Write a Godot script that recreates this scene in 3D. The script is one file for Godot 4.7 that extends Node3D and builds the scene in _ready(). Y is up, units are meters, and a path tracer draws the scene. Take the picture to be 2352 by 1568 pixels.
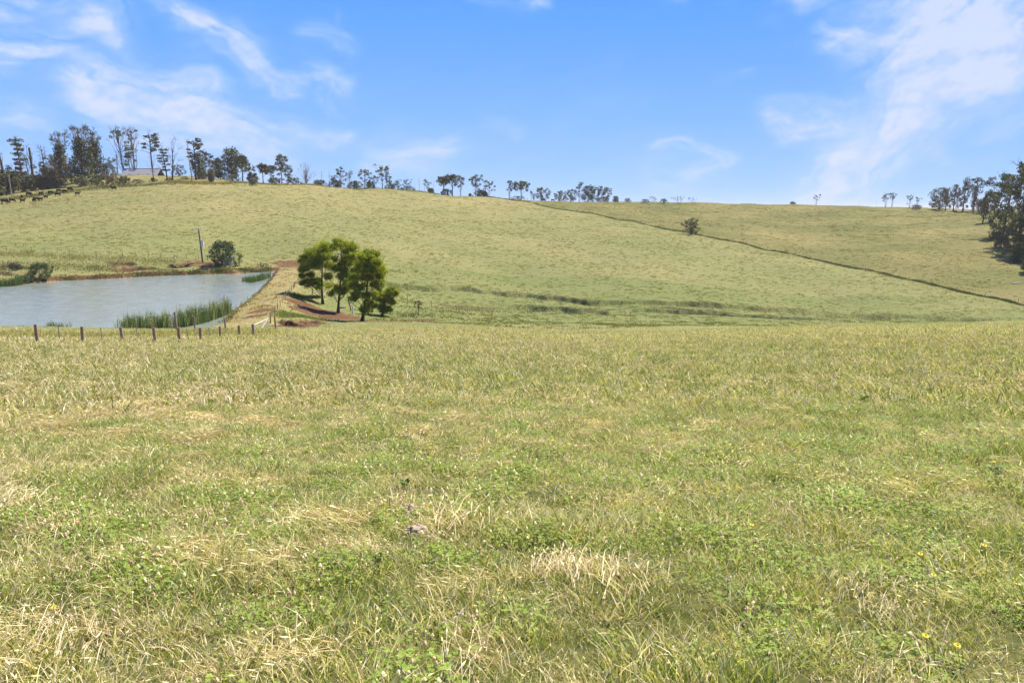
extends Node3D
# Rolling farmland: a dry meadow falling to a dam, a hill beyond it with trees along its crest.
# Directions are measured on a 2352 x 1568 sheet; ray() turns one into a line of sight and spot() finds where it meets the ground.
const F := 1893.0
const TILT := 0.1567
const EYE := Vector3(0, 1.65, 0)
const WATER := -11.35
const LANE_X := [-450.0, 0.0, 230.0, 440.0, 620.0, 740.0, 900.0, 1176.0, 1500.0, 1900.0, 2352.0, 2800.0]

class Shape:
	var v := PackedVector3Array()
	var n := PackedVector3Array()
	var c := PackedColorArray()
	var uv := PackedVector2Array()
	var i := PackedInt32Array()
	func tri(a: Vector3, b: Vector3, d: Vector3, col: Color) -> void:
		var k := v.size()
		v.push_back(a); v.push_back(b); v.push_back(d)
		c.push_back(col); c.push_back(col); c.push_back(col)
		i.push_back(k); i.push_back(k + 1); i.push_back(k + 2)
	func quad(a: Vector3, b: Vector3, d: Vector3, e: Vector3, col: Color) -> void:
		var k := v.size()
		v.push_back(a); v.push_back(b); v.push_back(d); v.push_back(e)
		c.push_back(col); c.push_back(col); c.push_back(col); c.push_back(col)
		i.push_back(k); i.push_back(k + 1); i.push_back(k + 2)
		i.push_back(k); i.push_back(k + 2); i.push_back(k + 3)
	func box(at: Vector3, s: Vector3, col := Color.WHITE, b := Basis.IDENTITY) -> void:
		var p := []
		for k in 8:
			p.append(at + b * Vector3((0.5 if k & 1 else -0.5) * s.x, (0.5 if k & 2 else -0.5) * s.y, (0.5 if k & 4 else -0.5) * s.z))
		quad(p[4], p[6], p[7], p[5], col); quad(p[1], p[3], p[2], p[0], col)
		quad(p[5], p[7], p[3], p[1], col); quad(p[0], p[2], p[6], p[4], col)
		quad(p[6], p[2], p[3], p[7], col); quad(p[0], p[4], p[5], p[1], col)
	func tube(pts: PackedVector3Array, radii: PackedFloat32Array, sides: int, col := Color.WHITE) -> void:
		var k := v.size()
		var m := pts.size()
		var across := Vector3.RIGHT
		for j in m:
			var along := (pts[mini(j + 1, m - 1)] - pts[maxi(j - 1, 0)]).normalized()
			if along.length_squared() < 0.5:
				along = Vector3.UP
			if absf(across.dot(along)) > 0.95 or j == 0:
				across = along.cross(Vector3(0.31, 0.17, 0.93))
			across = (across - along * across.dot(along)).normalized()
			var up := along.cross(across)
			for s in sides:
				var a := TAU * s / sides
				var d := across * cos(a) + up * sin(a)
				v.push_back(pts[j] + d * radii[j]); n.push_back(d); c.push_back(col)
		for j in m - 1:
			for s in sides:
				var a := k + j * sides + s
				var b := k + j * sides + (s + 1) % sides
				i.push_back(a); i.push_back(a + sides); i.push_back(b)
				i.push_back(b); i.push_back(a + sides); i.push_back(b + sides)
		for j in [0, m - 1]:
			var q := v.size()
			var up2 := (pts[1] - pts[0]).normalized() * -1.0 if j == 0 else (pts[m - 1] - pts[m - 2]).normalized()
			for s in sides:
				v.push_back(v[k + j * sides + s]); n.push_back(up2); c.push_back(col)
			for s in range(1, sides - 1):
				if j == 0:
					i.push_back(q); i.push_back(q + s); i.push_back(q + s + 1)
				else:
					i.push_back(q); i.push_back(q + s + 1); i.push_back(q + s)
	func mesh() -> ArrayMesh:
		var a := []
		a.resize(Mesh.ARRAY_MAX)
		a[Mesh.ARRAY_VERTEX] = v
		a[Mesh.ARRAY_COLOR] = c
		a[Mesh.ARRAY_INDEX] = i
		if n.size() == v.size():
			a[Mesh.ARRAY_NORMAL] = n
		if uv.size() == v.size():
			a[Mesh.ARRAY_TEX_UV] = uv
		var m := ArrayMesh.new()
		m.add_surface_from_arrays(Mesh.PRIMITIVE_TRIANGLES, a)
		return m

var used := {}
var lanes := []
var lane_u := PackedFloat32Array()
var pond := PackedVector2Array()
var pond_box := Rect2()
var dam := PackedVector2Array()
var scarps := []
var dirt := []
var boundary := PackedVector2Array()
var rough := FastNoiseLite.new()
var patch := FastNoiseLite.new()
var fine := FastNoiseLite.new()
var streak := FastNoiseLite.new()
var rows := PackedFloat32Array()
var cols := PackedFloat32Array()
var ground_at := PackedVector3Array()
var bare := PackedFloat32Array()
var mats := {}
var rng := RandomNumberGenerator.new()


# ---------------------------------------------------------------- naming
func numbered(called: String) -> String:
	var k: int = used.get(called, 0)
	used[called] = k + 1
	return called if k == 0 else "%s_%03d" % [called, k]

func tag(o: Node, label: String, category := "", group := "", kind := "") -> void:
	o.set_meta("label", label)
	if category: o.set_meta("category", category)
	if group: o.set_meta("group", group)
	if kind: o.set_meta("kind", kind)

func thing(called: String, at: Vector3, label: String, category: String, group := "") -> Node3D:
	var o := Node3D.new()
	o.name = numbered(called)
	o.position = at
	add_child(o)
	tag(o, label, category, group)
	return o

func part(called: String, m: Mesh, mat: Material, parent: Node = self, at := Vector3.ZERO) -> MeshInstance3D:
	var o := MeshInstance3D.new()
	o.mesh = m
	o.material_override = mat
	o.position = at
	if parent == self:
		o.name = numbered(called)
		add_child(o)
	else:
		var k := 0
		var nm := called
		while parent.has_node(NodePath(nm)):
			k += 1
			nm = "%s_%03d" % [called, k]
		o.name = nm
		parent.add_child(o)
	return o

func mat(key: String, rough_ := 0.9, back := Color.BLACK, col := Color.WHITE) -> StandardMaterial3D:
	if not mats.has(key):
		var m := StandardMaterial3D.new()
		m.vertex_color_use_as_albedo = true
		m.albedo_color = col
		m.roughness = rough_
		m.metallic_specular = 0.3
		if back != Color.BLACK:
			m.backlight_enabled = true
			m.backlight = back
		mats[key] = m
	return mats[key]


# ---------------------------------------------------------------- lines of sight
func ray(x: float, y: float) -> Vector3:
	var a := (x - 1176.0) / F
	var b := (784.0 - y) / F
	var f := cos(TILT) + b * sin(TILT)
	return Vector3(a / f, (b * cos(TILT) - sin(TILT)) / f, -1.0)

func at(x: float, y: float, d: float) -> Vector3:
	return EYE + ray(x, y) * d

func spot(x: float, y: float, built := true) -> Vector3:
	# where the line of sight meets the ground; past the crest, just behind the crest
	var r := ray(x, y)
	var d := 2.0
	var best := 100.0
	var best_e := -99.0
	while d < 720.0:
		var step := 0.4 + d * 0.006
		var p := EYE + r * d
		var g := ground(p.x, -p.z) if built else base(p.x, -p.z)
		if g >= p.y:
			var lo := d - step
			var hi := d
			for k in 8:
				var m := (lo + hi) / 2
				p = EYE + r * m
				g = ground(p.x, -p.z) if built else base(p.x, -p.z)
				if g >= p.y: hi = m
				else: lo = m
			p.y = g
			return p
		var e := (g - EYE.y) / d
		if d > 60 and e > best_e:
			best_e = e
			best = d
		d += step
	return stand(x, best + (6.0 if built else 0.0), built)

func stand(x: float, d: float, built := true) -> Vector3:
	var a := (x - 1176.0) / F
	return Vector3(a * d, ground(a * d, d) if built else base(a * d, d), -d)


# ---------------------------------------------------------------- the lie of the land
func profile(points: Array) -> PackedFloat32Array:
	var sum := PackedFloat32Array([0.0])
	var k := 0
	for d in 1500:
		while k < points.size() - 2 and d > points[k + 1][0]:
			k += 1
		var a: Array = points[k]
		var b: Array = points[k + 1]
		sum.push_back(sum[d] + lerpf(a[1], b[1], clampf((d - a[0]) / float(b[0] - a[0]), 0, 1)))
	var out := PackedFloat32Array()
	for d in 1400:
		var w := mini(d, int(1 + d * 0.035))
		out.push_back((sum[d + w + 1] - sum[d - w]) / (2 * w + 1))
	return out

func lay_lanes() -> void:
	var tail := [[750, -8.0], [1100, -24.0], [1500, -30.0]]
	var src := [
		[[0, -1.65], [30, -5.0], [60, -8.4], [92, -12.9], [150, -13.2], [180, -9.0], [300, 3.0], [360, 10.0], [450, 14.0]],
		[[0, -1.65], [30, -5.1], [60, -8.6], [92, -12.9], [150, -13.0], [175, -8.7], [300, 4.5], [340, 9.0], [420, 13.0]],
		[[0, -1.65], [50, -7.6], [92, -12.9], [160, -13.0], [178, -9.9], [310, 8.5], [380, 16.5], [450, 18.5]],
		[[0, -1.65], [50, -7.6], [92, -12.9], [168, -13.0], [182, -10.5], [325, 11.3], [380, 15.8], [450, 15.0]],
		[[0, -1.65], [50, -7.7], [88, -12.3], [170, -13.0], [188, -12.0], [345, 11.2], [400, 12.5], [480, 9.0]],
		[[0, -1.65], [55, -8.2], [85, -12.4], [108, -13.6], [122, -13.8], [150, -14.2], [182, -13.2], [230, -7.0], [375, 11.3], [450, 9.0]],
		[[0, -1.65], [60, -8.7], [90, -12.4], [115, -15.0], [150, -16.0], [180, -16.0], [195, -15.0], [405, 11.0], [480, 7.0]],
		[[0, -1.65], [60, -8.9], [100, -14.0], [140, -18.6], [165, -20.2], [188, -19.0], [205, -17.5], [445, 7.0], [520, 3.0]],
		[[0, -1.65], [60, -8.9], [100, -14.1], [140, -18.9], [168, -20.7], [188, -20.0], [210, -18.0], [495, 5.9], [600, 1.0]],
		[[0, -1.65], [60, -8.5], [100, -13.9], [140, -19.6], [170, -22.5], [195, -23.5], [220, -21.5], [520, 3.9], [620, 0.0]],
		[[0, -1.65], [50, -7.1], [80, -10.7], [110, -15.3], [150, -21.5], [180, -23.5], [200, -22.9], [300, -10.5], [430, -0.5], [520, 0.5]],
		[[0, -1.65], [50, -6.6], [80, -9.8], [120, -16.0], [160, -21.0], [200, -22.0], [300, -11.0], [430, -1.0], [520, 0.5]],
	]
	for k in src.size():
		lanes.append(profile(src[k] + tail))
		lane_u.push_back((LANE_X[k] - 1176.0) / F)

func lane_weights(u: float) -> Array:
	u = clampf(u, lane_u[0] + 0.0001, lane_u[11] - 0.0001)
	var k := 0
	while k < 10 and u > lane_u[k + 1]:
		k += 1
	var d := lane_u[k + 1] - lane_u[k]
	var t := (u - lane_u[k]) / d
	var t2 := t * t
	var t3 := t2 * t
	var p := maxi(k - 1, 0)
	var q := mini(k + 2, 11)
	var m0 := (t3 - 2 * t2 + t) * d / (lane_u[k + 1] - lane_u[p])
	var m1 := (t3 - t2) * d / (lane_u[q] - lane_u[k])
	return [p, k, k + 1, q, -m0, 2 * t3 - 3 * t2 + 1 - m1, -2 * t3 + 3 * t2 + m0, m1]

func base_w(x: float, d: float, w: Array) -> float:
	var flat := clampf(-1.65 - 0.09 * d, -16.0, 14.0)
	if d < 0.1:
		return flat + EYE.y
	var g := minf(d, 1390.0)
	var j := int(g)
	var f := g - j
	var h := 0.0
	for k in 4:
		var t: PackedFloat32Array = lanes[w[k]]
		h += (t[j] + (t[j + 1] - t[j]) * f) * w[4 + k]
	var away := smoothstep(1.0, 2.4, absf(x) / d)
	if away > 0:
		h = lerpf(h, flat, away)
	return h + EYE.y

func base(x: float, d: float) -> float:
	return base_w(x, d, lane_weights(x / maxf(d, 0.1)))

func to_line(line: PackedVector2Array, p: Vector2) -> Vector3:
	# distance, side (+ is the left of the line's own direction), place along it
	var best := 1e9
	var side := 1.0
	var along := 0.0
	for k in line.size() - 1:
		var a := line[k]
		var e := line[k + 1] - a
		var t := (p - a).dot(e) / e.length_squared()
		var c := clampf(t, 0, 1)
		var dist := (p - a - e * c).length()
		if dist < best:
			best = dist
			side = signf(e.cross(p - a))
			along = k + t
	return Vector3(best, side, along)

func pond_distance(p: Vector2) -> float:
	var d := 1e9
	var s := 1.0
	var m := pond.size()
	var j := m - 1
	for k in m:
		var e := pond[j] - pond[k]
		var w := p - pond[k]
		var b := w - e * clampf(w.dot(e) / e.length_squared(), 0, 1)
		d = minf(d, b.length_squared())
		var c1 := p.y >= pond[k].y
		var c2 := p.y < pond[j].y
		var c3 := e.x * w.y > e.y * w.x
		if (c1 and c2 and c3) or (not c1 and not c2 and not c3):
			s = -s
		j = k
	return s * sqrt(d)

func line_px(points: Array, flat := NAN) -> PackedVector2Array:
	var out := PackedVector2Array()
	for p in points:
		if is_nan(flat):
			var s := spot(p[0], p[1], false)
			out.push_back(Vector2(s.x, -s.z))
		else:
			var r := ray(p[0], p[1])
			var d := (flat - EYE.y) / r.y
			out.push_back(Vector2(r.x * d, d))
	return out

func lay_features() -> void:
	pond = line_px([[-420, 748], [0, 751], [150, 757], [280, 758], [330, 760], [430, 758], [500, 748], [520, 730], [537, 711], [575, 682], [608, 655], [626, 634], [632, 623],
		[600, 624], [560, 627], [540, 629], [430, 631], [330, 635], [230, 641], [140, 644], [70, 650], [0, 656], [-420, 676]], WATER)
	pond_box = Rect2(pond[0], Vector2.ZERO)
	for p in pond:
		pond_box = pond_box.expand(p)
	pond_box = pond_box.grow(9.0)
	dam = line_px([[520, 762], [572, 735], [590, 708], [640, 652], [668, 615]], WATER + 0.95)
	for s in [   # little banks where the turf has slipped: the line, how high, how far the slip runs out, how much earth shows
		[[[860, 650], [896, 651], [1048, 663], [1213, 676], [1347, 689], [1467, 692], [1652, 702], [1874, 714], [2065, 722], [2290, 731]], 1.0, 12.0, 0.3],
		[[[1180, 703], [1226, 705], [1320, 711], [1397, 713], [1461, 704], [1560, 712], [1671, 721], [1798, 731], [1900, 735]], 1.1, 9.0, 0.3],
		[[[940, 690], [1010, 694], [1080, 701], [1150, 703]], 0.6, 6.0, 0.5],
		[[[1500, 697], [1600, 703], [1700, 712]], 0.7, 6.0, 0.6],
		[[[2000, 726], [2120, 728], [2250, 730]], 0.8, 6.0, 0.6],
		[[[642, 738], [660, 742], [690, 739], [720, 742], [738, 745]], 0.9, 5.0, 1.3],
		[[[668, 683], [690, 686], [712, 691], [726, 697]], 0.8, 5.0, 1.2],
		[[[250, 602], [280, 600], [312, 601]], 0.9, 5.0, 0.6],
		[[[260, 614], [318, 611], [362, 610]], 0.9, 4.0, 0.9],
		[[[380, 609], [405, 605], [428, 603]], 1.0, 4.0, 0.9],
		[[[310, 622], [365, 617], [405, 616]], 0.8, 4.0, 0.8],
		[[[-60, 606], [0, 607], [60, 606]], 1.0, 6.0, 0.4],
		[[[-60, 621], [10, 620], [70, 619]], 0.9, 5.0, 0.4],
		[[[560, 612], [600, 615], [640, 609]], 0.6, 4.0, 0.8],
		[[[900, 729], [940, 731], [1005, 731]], 0.4, 3.0, 0.6]]:
		var l := line_px(s[0])
		var lo := l[0]
		var hi := l[0]
		for p in l:
			lo = lo.min(p); hi = hi.max(p)
		scarps.append([l, s[1], s[2], s[3], Rect2(lo, hi - lo).grow(s[2] + 2.0)])
	for s in [[672, 610, 3.0, 0.7], [650, 648, 1.3, 0.5], [622, 690, 1.3, 0.55], [604, 716, 1.5, 0.9], [585, 728, 1.4, 0.7], [705, 703, 2.3, 1.2], [735, 709, 2.6, 1.3], [768, 719, 2.4, 1.3],
		[802, 729, 2.4, 1.3], [838, 739, 2.3, 1.2], [868, 739, 1.9, 1.0], [905, 735, 1.5, 0.8], [656, 751, 1.5, 1.3], [690, 749, 1.6, 1.3], [722, 746, 1.3, 1.2], [636, 760, 0.9, 1.0],
		[628, 626, 1.8, 1.3], [700, 713, 1.6, 1.1], [722, 719, 1.6, 1.2], [746, 724, 1.8, 1.2], [778, 731, 1.7, 1.1], [730, 733, 0.9, 1.0], [455, 603, 2.5, 0.8], [480, 606, 2.6, 0.8], [660, 606, 3.0, 0.9], [690, 606, 2.5, 0.6]]:
		var q := spot(s[0], s[1], false)
		dirt.append([Vector2(q.x, -q.z), s[2] * 1.45, s[3]])
	boundary = line_px([[1102, 449], [1196, 462], [1337, 488], [1501, 520], [1584, 535], [1654, 550], [1799, 580], [1948, 613], [2093, 643], [2222, 674], [2352, 702], [2600, 752]])

func shaped(x: float, d: float, w: Array) -> Vector2:
	# height, and how bare the earth is
	var h := base_w(x, d, w)
	var r := sqrt(x * x + d * d)
	h += rough.get_noise_2d(x, d) * minf(0.06 + r * 0.0035, 0.9) * smoothstep(2.0, 14.0, r)
	var earth := 0.0
	var wob := Vector2(fine.get_noise_2d(x * 0.25, d * 0.25), fine.get_noise_2d(x * 0.25 + 300, d * 0.25)) * 1.4
	if r < 60.0:
		h += fine.get_noise_2d(x * 1.1, d * 1.1) * 0.08 * smoothstep(1.0, 4.0, r)
	elif r < 430.0:
		h += fine.get_noise_2d(x * 0.8, d * 0.8) * lerpf(0.05, 0.0, smoothstep(80.0, 170.0, r))
	if d > 65.0 and d < 250.0:
		var p := Vector2(x, d)
		var q := p + wob
		for s in scarps:
			if s[4].has_point(q):
				var l := to_line(s[0], q)
				var n: int = s[0].size() - 1
				var ends := smoothstep(-0.3, 0.4, l.z) * (1.0 - smoothstep(n - 0.4, n + 0.3, l.z))
				var v := ends * clampf(0.78 + 0.5 * patch.get_noise_2d(x * 3.0, s[1] * 90.0) + 0.22 * fine.get_noise_2d(x * 0.3, d * 0.3), 0.15, 1.2)
				if v <= 0.0:
					continue
				if l.y < 0:
					h -= s[1] * v * smoothstep(0.0, 0.55, l.x) * (1.0 - smoothstep(s[2] * 0.35, s[2], l.x))
					earth = maxf(earth, s[3] * v * 1.6 * (1.0 - smoothstep(0.3, 1.1, l.x)))
				else:
					h += s[1] * 0.3 * v * (1.0 - smoothstep(0.0, 3.0, l.x))
		if x < 0.0 and x > -80.0:
			var l := to_line(dam, p)
			if l.x < 14.0:
				var out := maxf(0.0, l.x - 2.3)
				h = maxf(h, WATER + 0.95 - out * 0.38 + fine.get_noise_2d(x, d) * 0.12)
		if pond_box.has_point(p):
			var e := pond_distance(p + wob * 0.35)
			if e < 0:
				h = WATER - clampf(-e * 0.5, 0, 1.6)
			else:
				var far := smoothstep(128.0, 136.0, d)
				var foot := WATER + lerpf(0.16, 0.75, far) * smoothstep(0.0, lerpf(2.2, 0.9, far), e) + e * 0.04
				h = maxf(lerpf(foot, h, smoothstep(0.5, 6.0, e)), minf(foot, WATER + 0.9) - smoothstep(2.0, 8.5, e) * 6.0)
				earth = maxf(earth, (1.0 - smoothstep(0.5, lerpf(0.9, 1.7, far), e)) * (0.75 + 0.5 * fine.get_noise_2d(x * 0.6, d * 0.6)) * lerpf(0.7, 1.15, far))
		for s in dirt:
			var gap: float = (p + wob * 0.8 - s[0]).length() / s[1]
			if gap < 1.3:
				earth = maxf(earth, s[2] * (1.0 - smoothstep(0.55, 1.3, gap)) * (0.85 + 0.7 * fine.get_noise_2d(x * 1.2, d * 0.9)))
	return Vector2(h, clampf(earth, 0, 1))

func turf(x: float, d: float, h: float, earth: float) -> Color:
	var r := sqrt(x * x + d * d)
	var a := patch.get_noise_2d(x, d)
	var b := fine.get_noise_2d(x * 0.35, d * 0.35)
	var s := streak.get_noise_2d(x, d)
	var dry := Color(0.25, 0.218, 0.12)
	var green := Color(0.15, 0.165, 0.072)
	var t := 0.62 + 0.5 * a + 0.3 * b
	if r > 110.0:
		var far := to_line(boundary, Vector2(x, d)) if d > 150.0 and x > -40.0 else Vector3(99, -1, 0)
		if far.y > 0 and far.x < 600.0 and d > 150.0 and x > -40.0:
			t = 0.36 + 0.55 * s + 0.35 * a
			dry = Color(0.222, 0.187, 0.095)
			green = Color(0.125, 0.128, 0.053)
		else:
			t = 0.44 + smoothstep(-8.0, 9.0, h) * 0.3 + 0.35 * a + 0.28 * s + 0.15 * b
			if d < 215.0 and x > -30.0:
				t -= 0.42 * smoothstep(-11.0, -15.5, h)
	else:
		t -= smoothstep(70.0, 110.0, r) * 0.18
	var c := green.lerp(dry, clampf(t, 0, 1))
	var soil := Color(0.105, 0.05, 0.034).lerp(Color(0.15, 0.082, 0.056), clampf(0.5 + b, 0, 1))
	if d > 80.0 and d < 200.0 and x < 0.0 and x > -70.0:
		var l := to_line(dam, Vector2(x, d))
		c = c.lerp(Color(0.27, 0.215, 0.118), 0.85 * (1.0 - smoothstep(1.6, 4.2, l.x + b * 1.5)))   # worn tan turf along the top of the dam wall
	if x > -18.0:
		soil = Color(0.085, 0.06, 0.036).lerp(Color(0.13, 0.085, 0.05), clampf(0.5 + b, 0, 1))   # black loam of the valley
	c = c.lerp(soil, smoothstep(0.25, 0.7, earth))
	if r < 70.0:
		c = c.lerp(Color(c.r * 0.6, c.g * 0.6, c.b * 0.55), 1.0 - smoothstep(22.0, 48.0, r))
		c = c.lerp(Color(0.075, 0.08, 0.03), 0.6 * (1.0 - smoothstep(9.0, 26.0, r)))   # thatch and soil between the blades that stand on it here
	return c

func ground(x: float, d: float) -> float:
	return ground_full(x, d).x

func ground_full(x: float, d: float) -> Vector2:
	# height and bareness of the finished sheet, read off its grid
	var r := sqrt(x * x + d * d)
	var a := atan2(x, d)
	var m := cols.size()
	var k := clampi(cols.bsearch(a) - 1, 0, m - 2)
	var j := clampi(rows.bsearch(r) - 1, 0, rows.size() - 2)
	var s := clampf((a - cols[k]) / (cols[k + 1] - cols[k]), 0, 1)
	var t := clampf((r - rows[j]) / (rows[j + 1] - rows[j]), 0, 1)
	var q := j * m + k
	var h := lerpf(lerpf(ground_at[q].y, ground_at[q + 1].y, s), lerpf(ground_at[q + m].y, ground_at[q + m + 1].y, s), t)
	return Vector2(h, lerpf(lerpf(bare[q], bare[q + 1], s), lerpf(bare[q + m], bare[q + m + 1], s), t))

func noise_picture(freq: float, octaves: int, ramp: Gradient, side := 512, as_normal := false, bump := 4.0) -> NoiseTexture2D:
	var n := FastNoiseLite.new()
	n.noise_type = FastNoiseLite.TYPE_SIMPLEX_SMOOTH
	n.seed = 31 + int(freq * 1000)
	n.frequency = freq
	n.fractal_octaves = octaves
	n.fractal_gain = 0.62
	var t := NoiseTexture2D.new()
	t.width = side
	t.height = side
	t.seamless = true
	t.noise = n
	t.as_normal_map = as_normal
	t.bump_strength = bump
	if ramp:
		t.color_ramp = ramp
	return t

func ramp(stops: Array) -> Gradient:
	var g := Gradient.new()
	var o := PackedFloat32Array()
	var c := PackedColorArray()
	for s in stops:
		o.push_back(s[0]); c.push_back(s[1])
	g.offsets = o
	g.colors = c
	return g

func build_ground() -> void:
	var r := 1.1
	while r < 70.0:
		rows.push_back(r); r *= 1.021
	while r < 225.0:
		rows.push_back(r); r += 0.5 if r < 200 else 0.8
	while r < 640.0:
		rows.push_back(r); r += 1.0 + (r - 225.0) * 0.008
	while r < 7000.0:
		rows.push_back(r); r *= 1.13
	var a := -PI
	while a < -0.74:
		cols.push_back(a); a += 0.06
	a = -0.74
	while a < 0.74:
		cols.push_back(a); a += 0.00235
	while a < PI - 0.03:
		cols.push_back(a); a += 0.06
	cols.push_back(PI)
	var m := cols.size()
	var total := m * rows.size()
	ground_at.resize(total)
	bare.resize(total)
	var tint := PackedColorArray(); tint.resize(total)
	var uv := PackedVector2Array(); uv.resize(total)
	var uv2 := PackedVector2Array(); uv2.resize(total)
	for k in m:
		var sx := sin(cols[k])
		var cx := cos(cols[k])
		var w := lane_weights(tan(cols[k]) if cx > 0.1 else 9.0 * signf(sx))
		for j in rows.size():
			var x := rows[j] * sx
			var d := rows[j] * cx
			var hb := shaped(x, d, w)
			var q := j * m + k
			ground_at[q] = Vector3(x, hb.x, -d)
			bare[q] = hb.y
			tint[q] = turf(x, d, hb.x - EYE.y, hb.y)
			uv[q] = Vector2(x, d) / 6.3
			uv2[q] = Vector2(x * 0.8 + d * 0.6, d * 0.8 - x * 0.6) / 31.0
	var nor := PackedVector3Array(); nor.resize(total)
	for j in rows.size():
		for k in m:
			var q := j * m + k
			var e := ground_at[j * m + mini(k + 1, m - 1)] - ground_at[j * m + maxi(k - 1, 0)]
			var f := ground_at[mini(j + 1, rows.size() - 1) * m + k] - ground_at[maxi(j - 1, 0) * m + k]
			nor[q] = e.cross(f).normalized()
	var idx := PackedInt32Array()
	idx.resize((m - 1) * (rows.size() - 1) * 6 + (m - 1) * 3)
	var z := 0
	for j in rows.size() - 1:
		for k in m - 1:
			var q := j * m + k
			idx[z] = q; idx[z + 1] = q + m; idx[z + 2] = q + 1
			idx[z + 3] = q + 1; idx[z + 4] = q + m; idx[z + 5] = q + m + 1
			z += 6
	var pts := ground_at.duplicate()
	pts.push_back(Vector3(0, 0, 0)); nor.push_back(Vector3.UP); tint.push_back(tint[0]); uv.push_back(Vector2.ZERO); uv2.push_back(Vector2.ZERO)
	for k in m - 1:
		idx[z] = total; idx[z + 1] = k; idx[z + 2] = k + 1
		z += 3
	var arr := []
	arr.resize(Mesh.ARRAY_MAX)
	arr[Mesh.ARRAY_VERTEX] = pts
	arr[Mesh.ARRAY_NORMAL] = nor
	arr[Mesh.ARRAY_COLOR] = tint
	arr[Mesh.ARRAY_TEX_UV] = uv
	arr[Mesh.ARRAY_TEX_UV2] = uv2
	arr[Mesh.ARRAY_INDEX] = idx
	var mesh := ArrayMesh.new()
	mesh.add_surface_from_arrays(Mesh.PRIMITIVE_TRIANGLES, arr)
	var gm := StandardMaterial3D.new()
	gm.vertex_color_use_as_albedo = true
	gm.roughness = 0.95
	gm.metallic_specular = 0.15
	gm.albedo_texture = noise_picture(0.02, 5, ramp([[0.0, Color(0.68, 0.72, 0.6)], [0.36, Color(0.84, 0.86, 0.78)], [0.55, Color(0.97, 0.96, 0.93)], [1.0, Color(1, 1, 1)]]), 1024)
	gm.detail_enabled = true
	gm.detail_blend_mode = BaseMaterial3D.BLEND_MODE_MUL
	gm.detail_uv_layer = BaseMaterial3D.DETAIL_UV_2
	gm.detail_albedo = noise_picture(0.045, 5, ramp([[0.0, Color(0.6, 0.66, 0.5)], [0.4, Color(0.88, 0.9, 0.82)], [0.6, Color(1, 1, 1)], [1.0, Color(1, 0.98, 0.92)]]), 1024)
	gm.normal_enabled = true
	gm.normal_texture = noise_picture(0.05, 4, null, 512, true, 6.0)
	gm.normal_scale = 0.25
	var o := part("ground", mesh, gm)
	tag(o, "dry grassy farmland falling to the dam and rising to the ridge", "", "", "structure")


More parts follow.
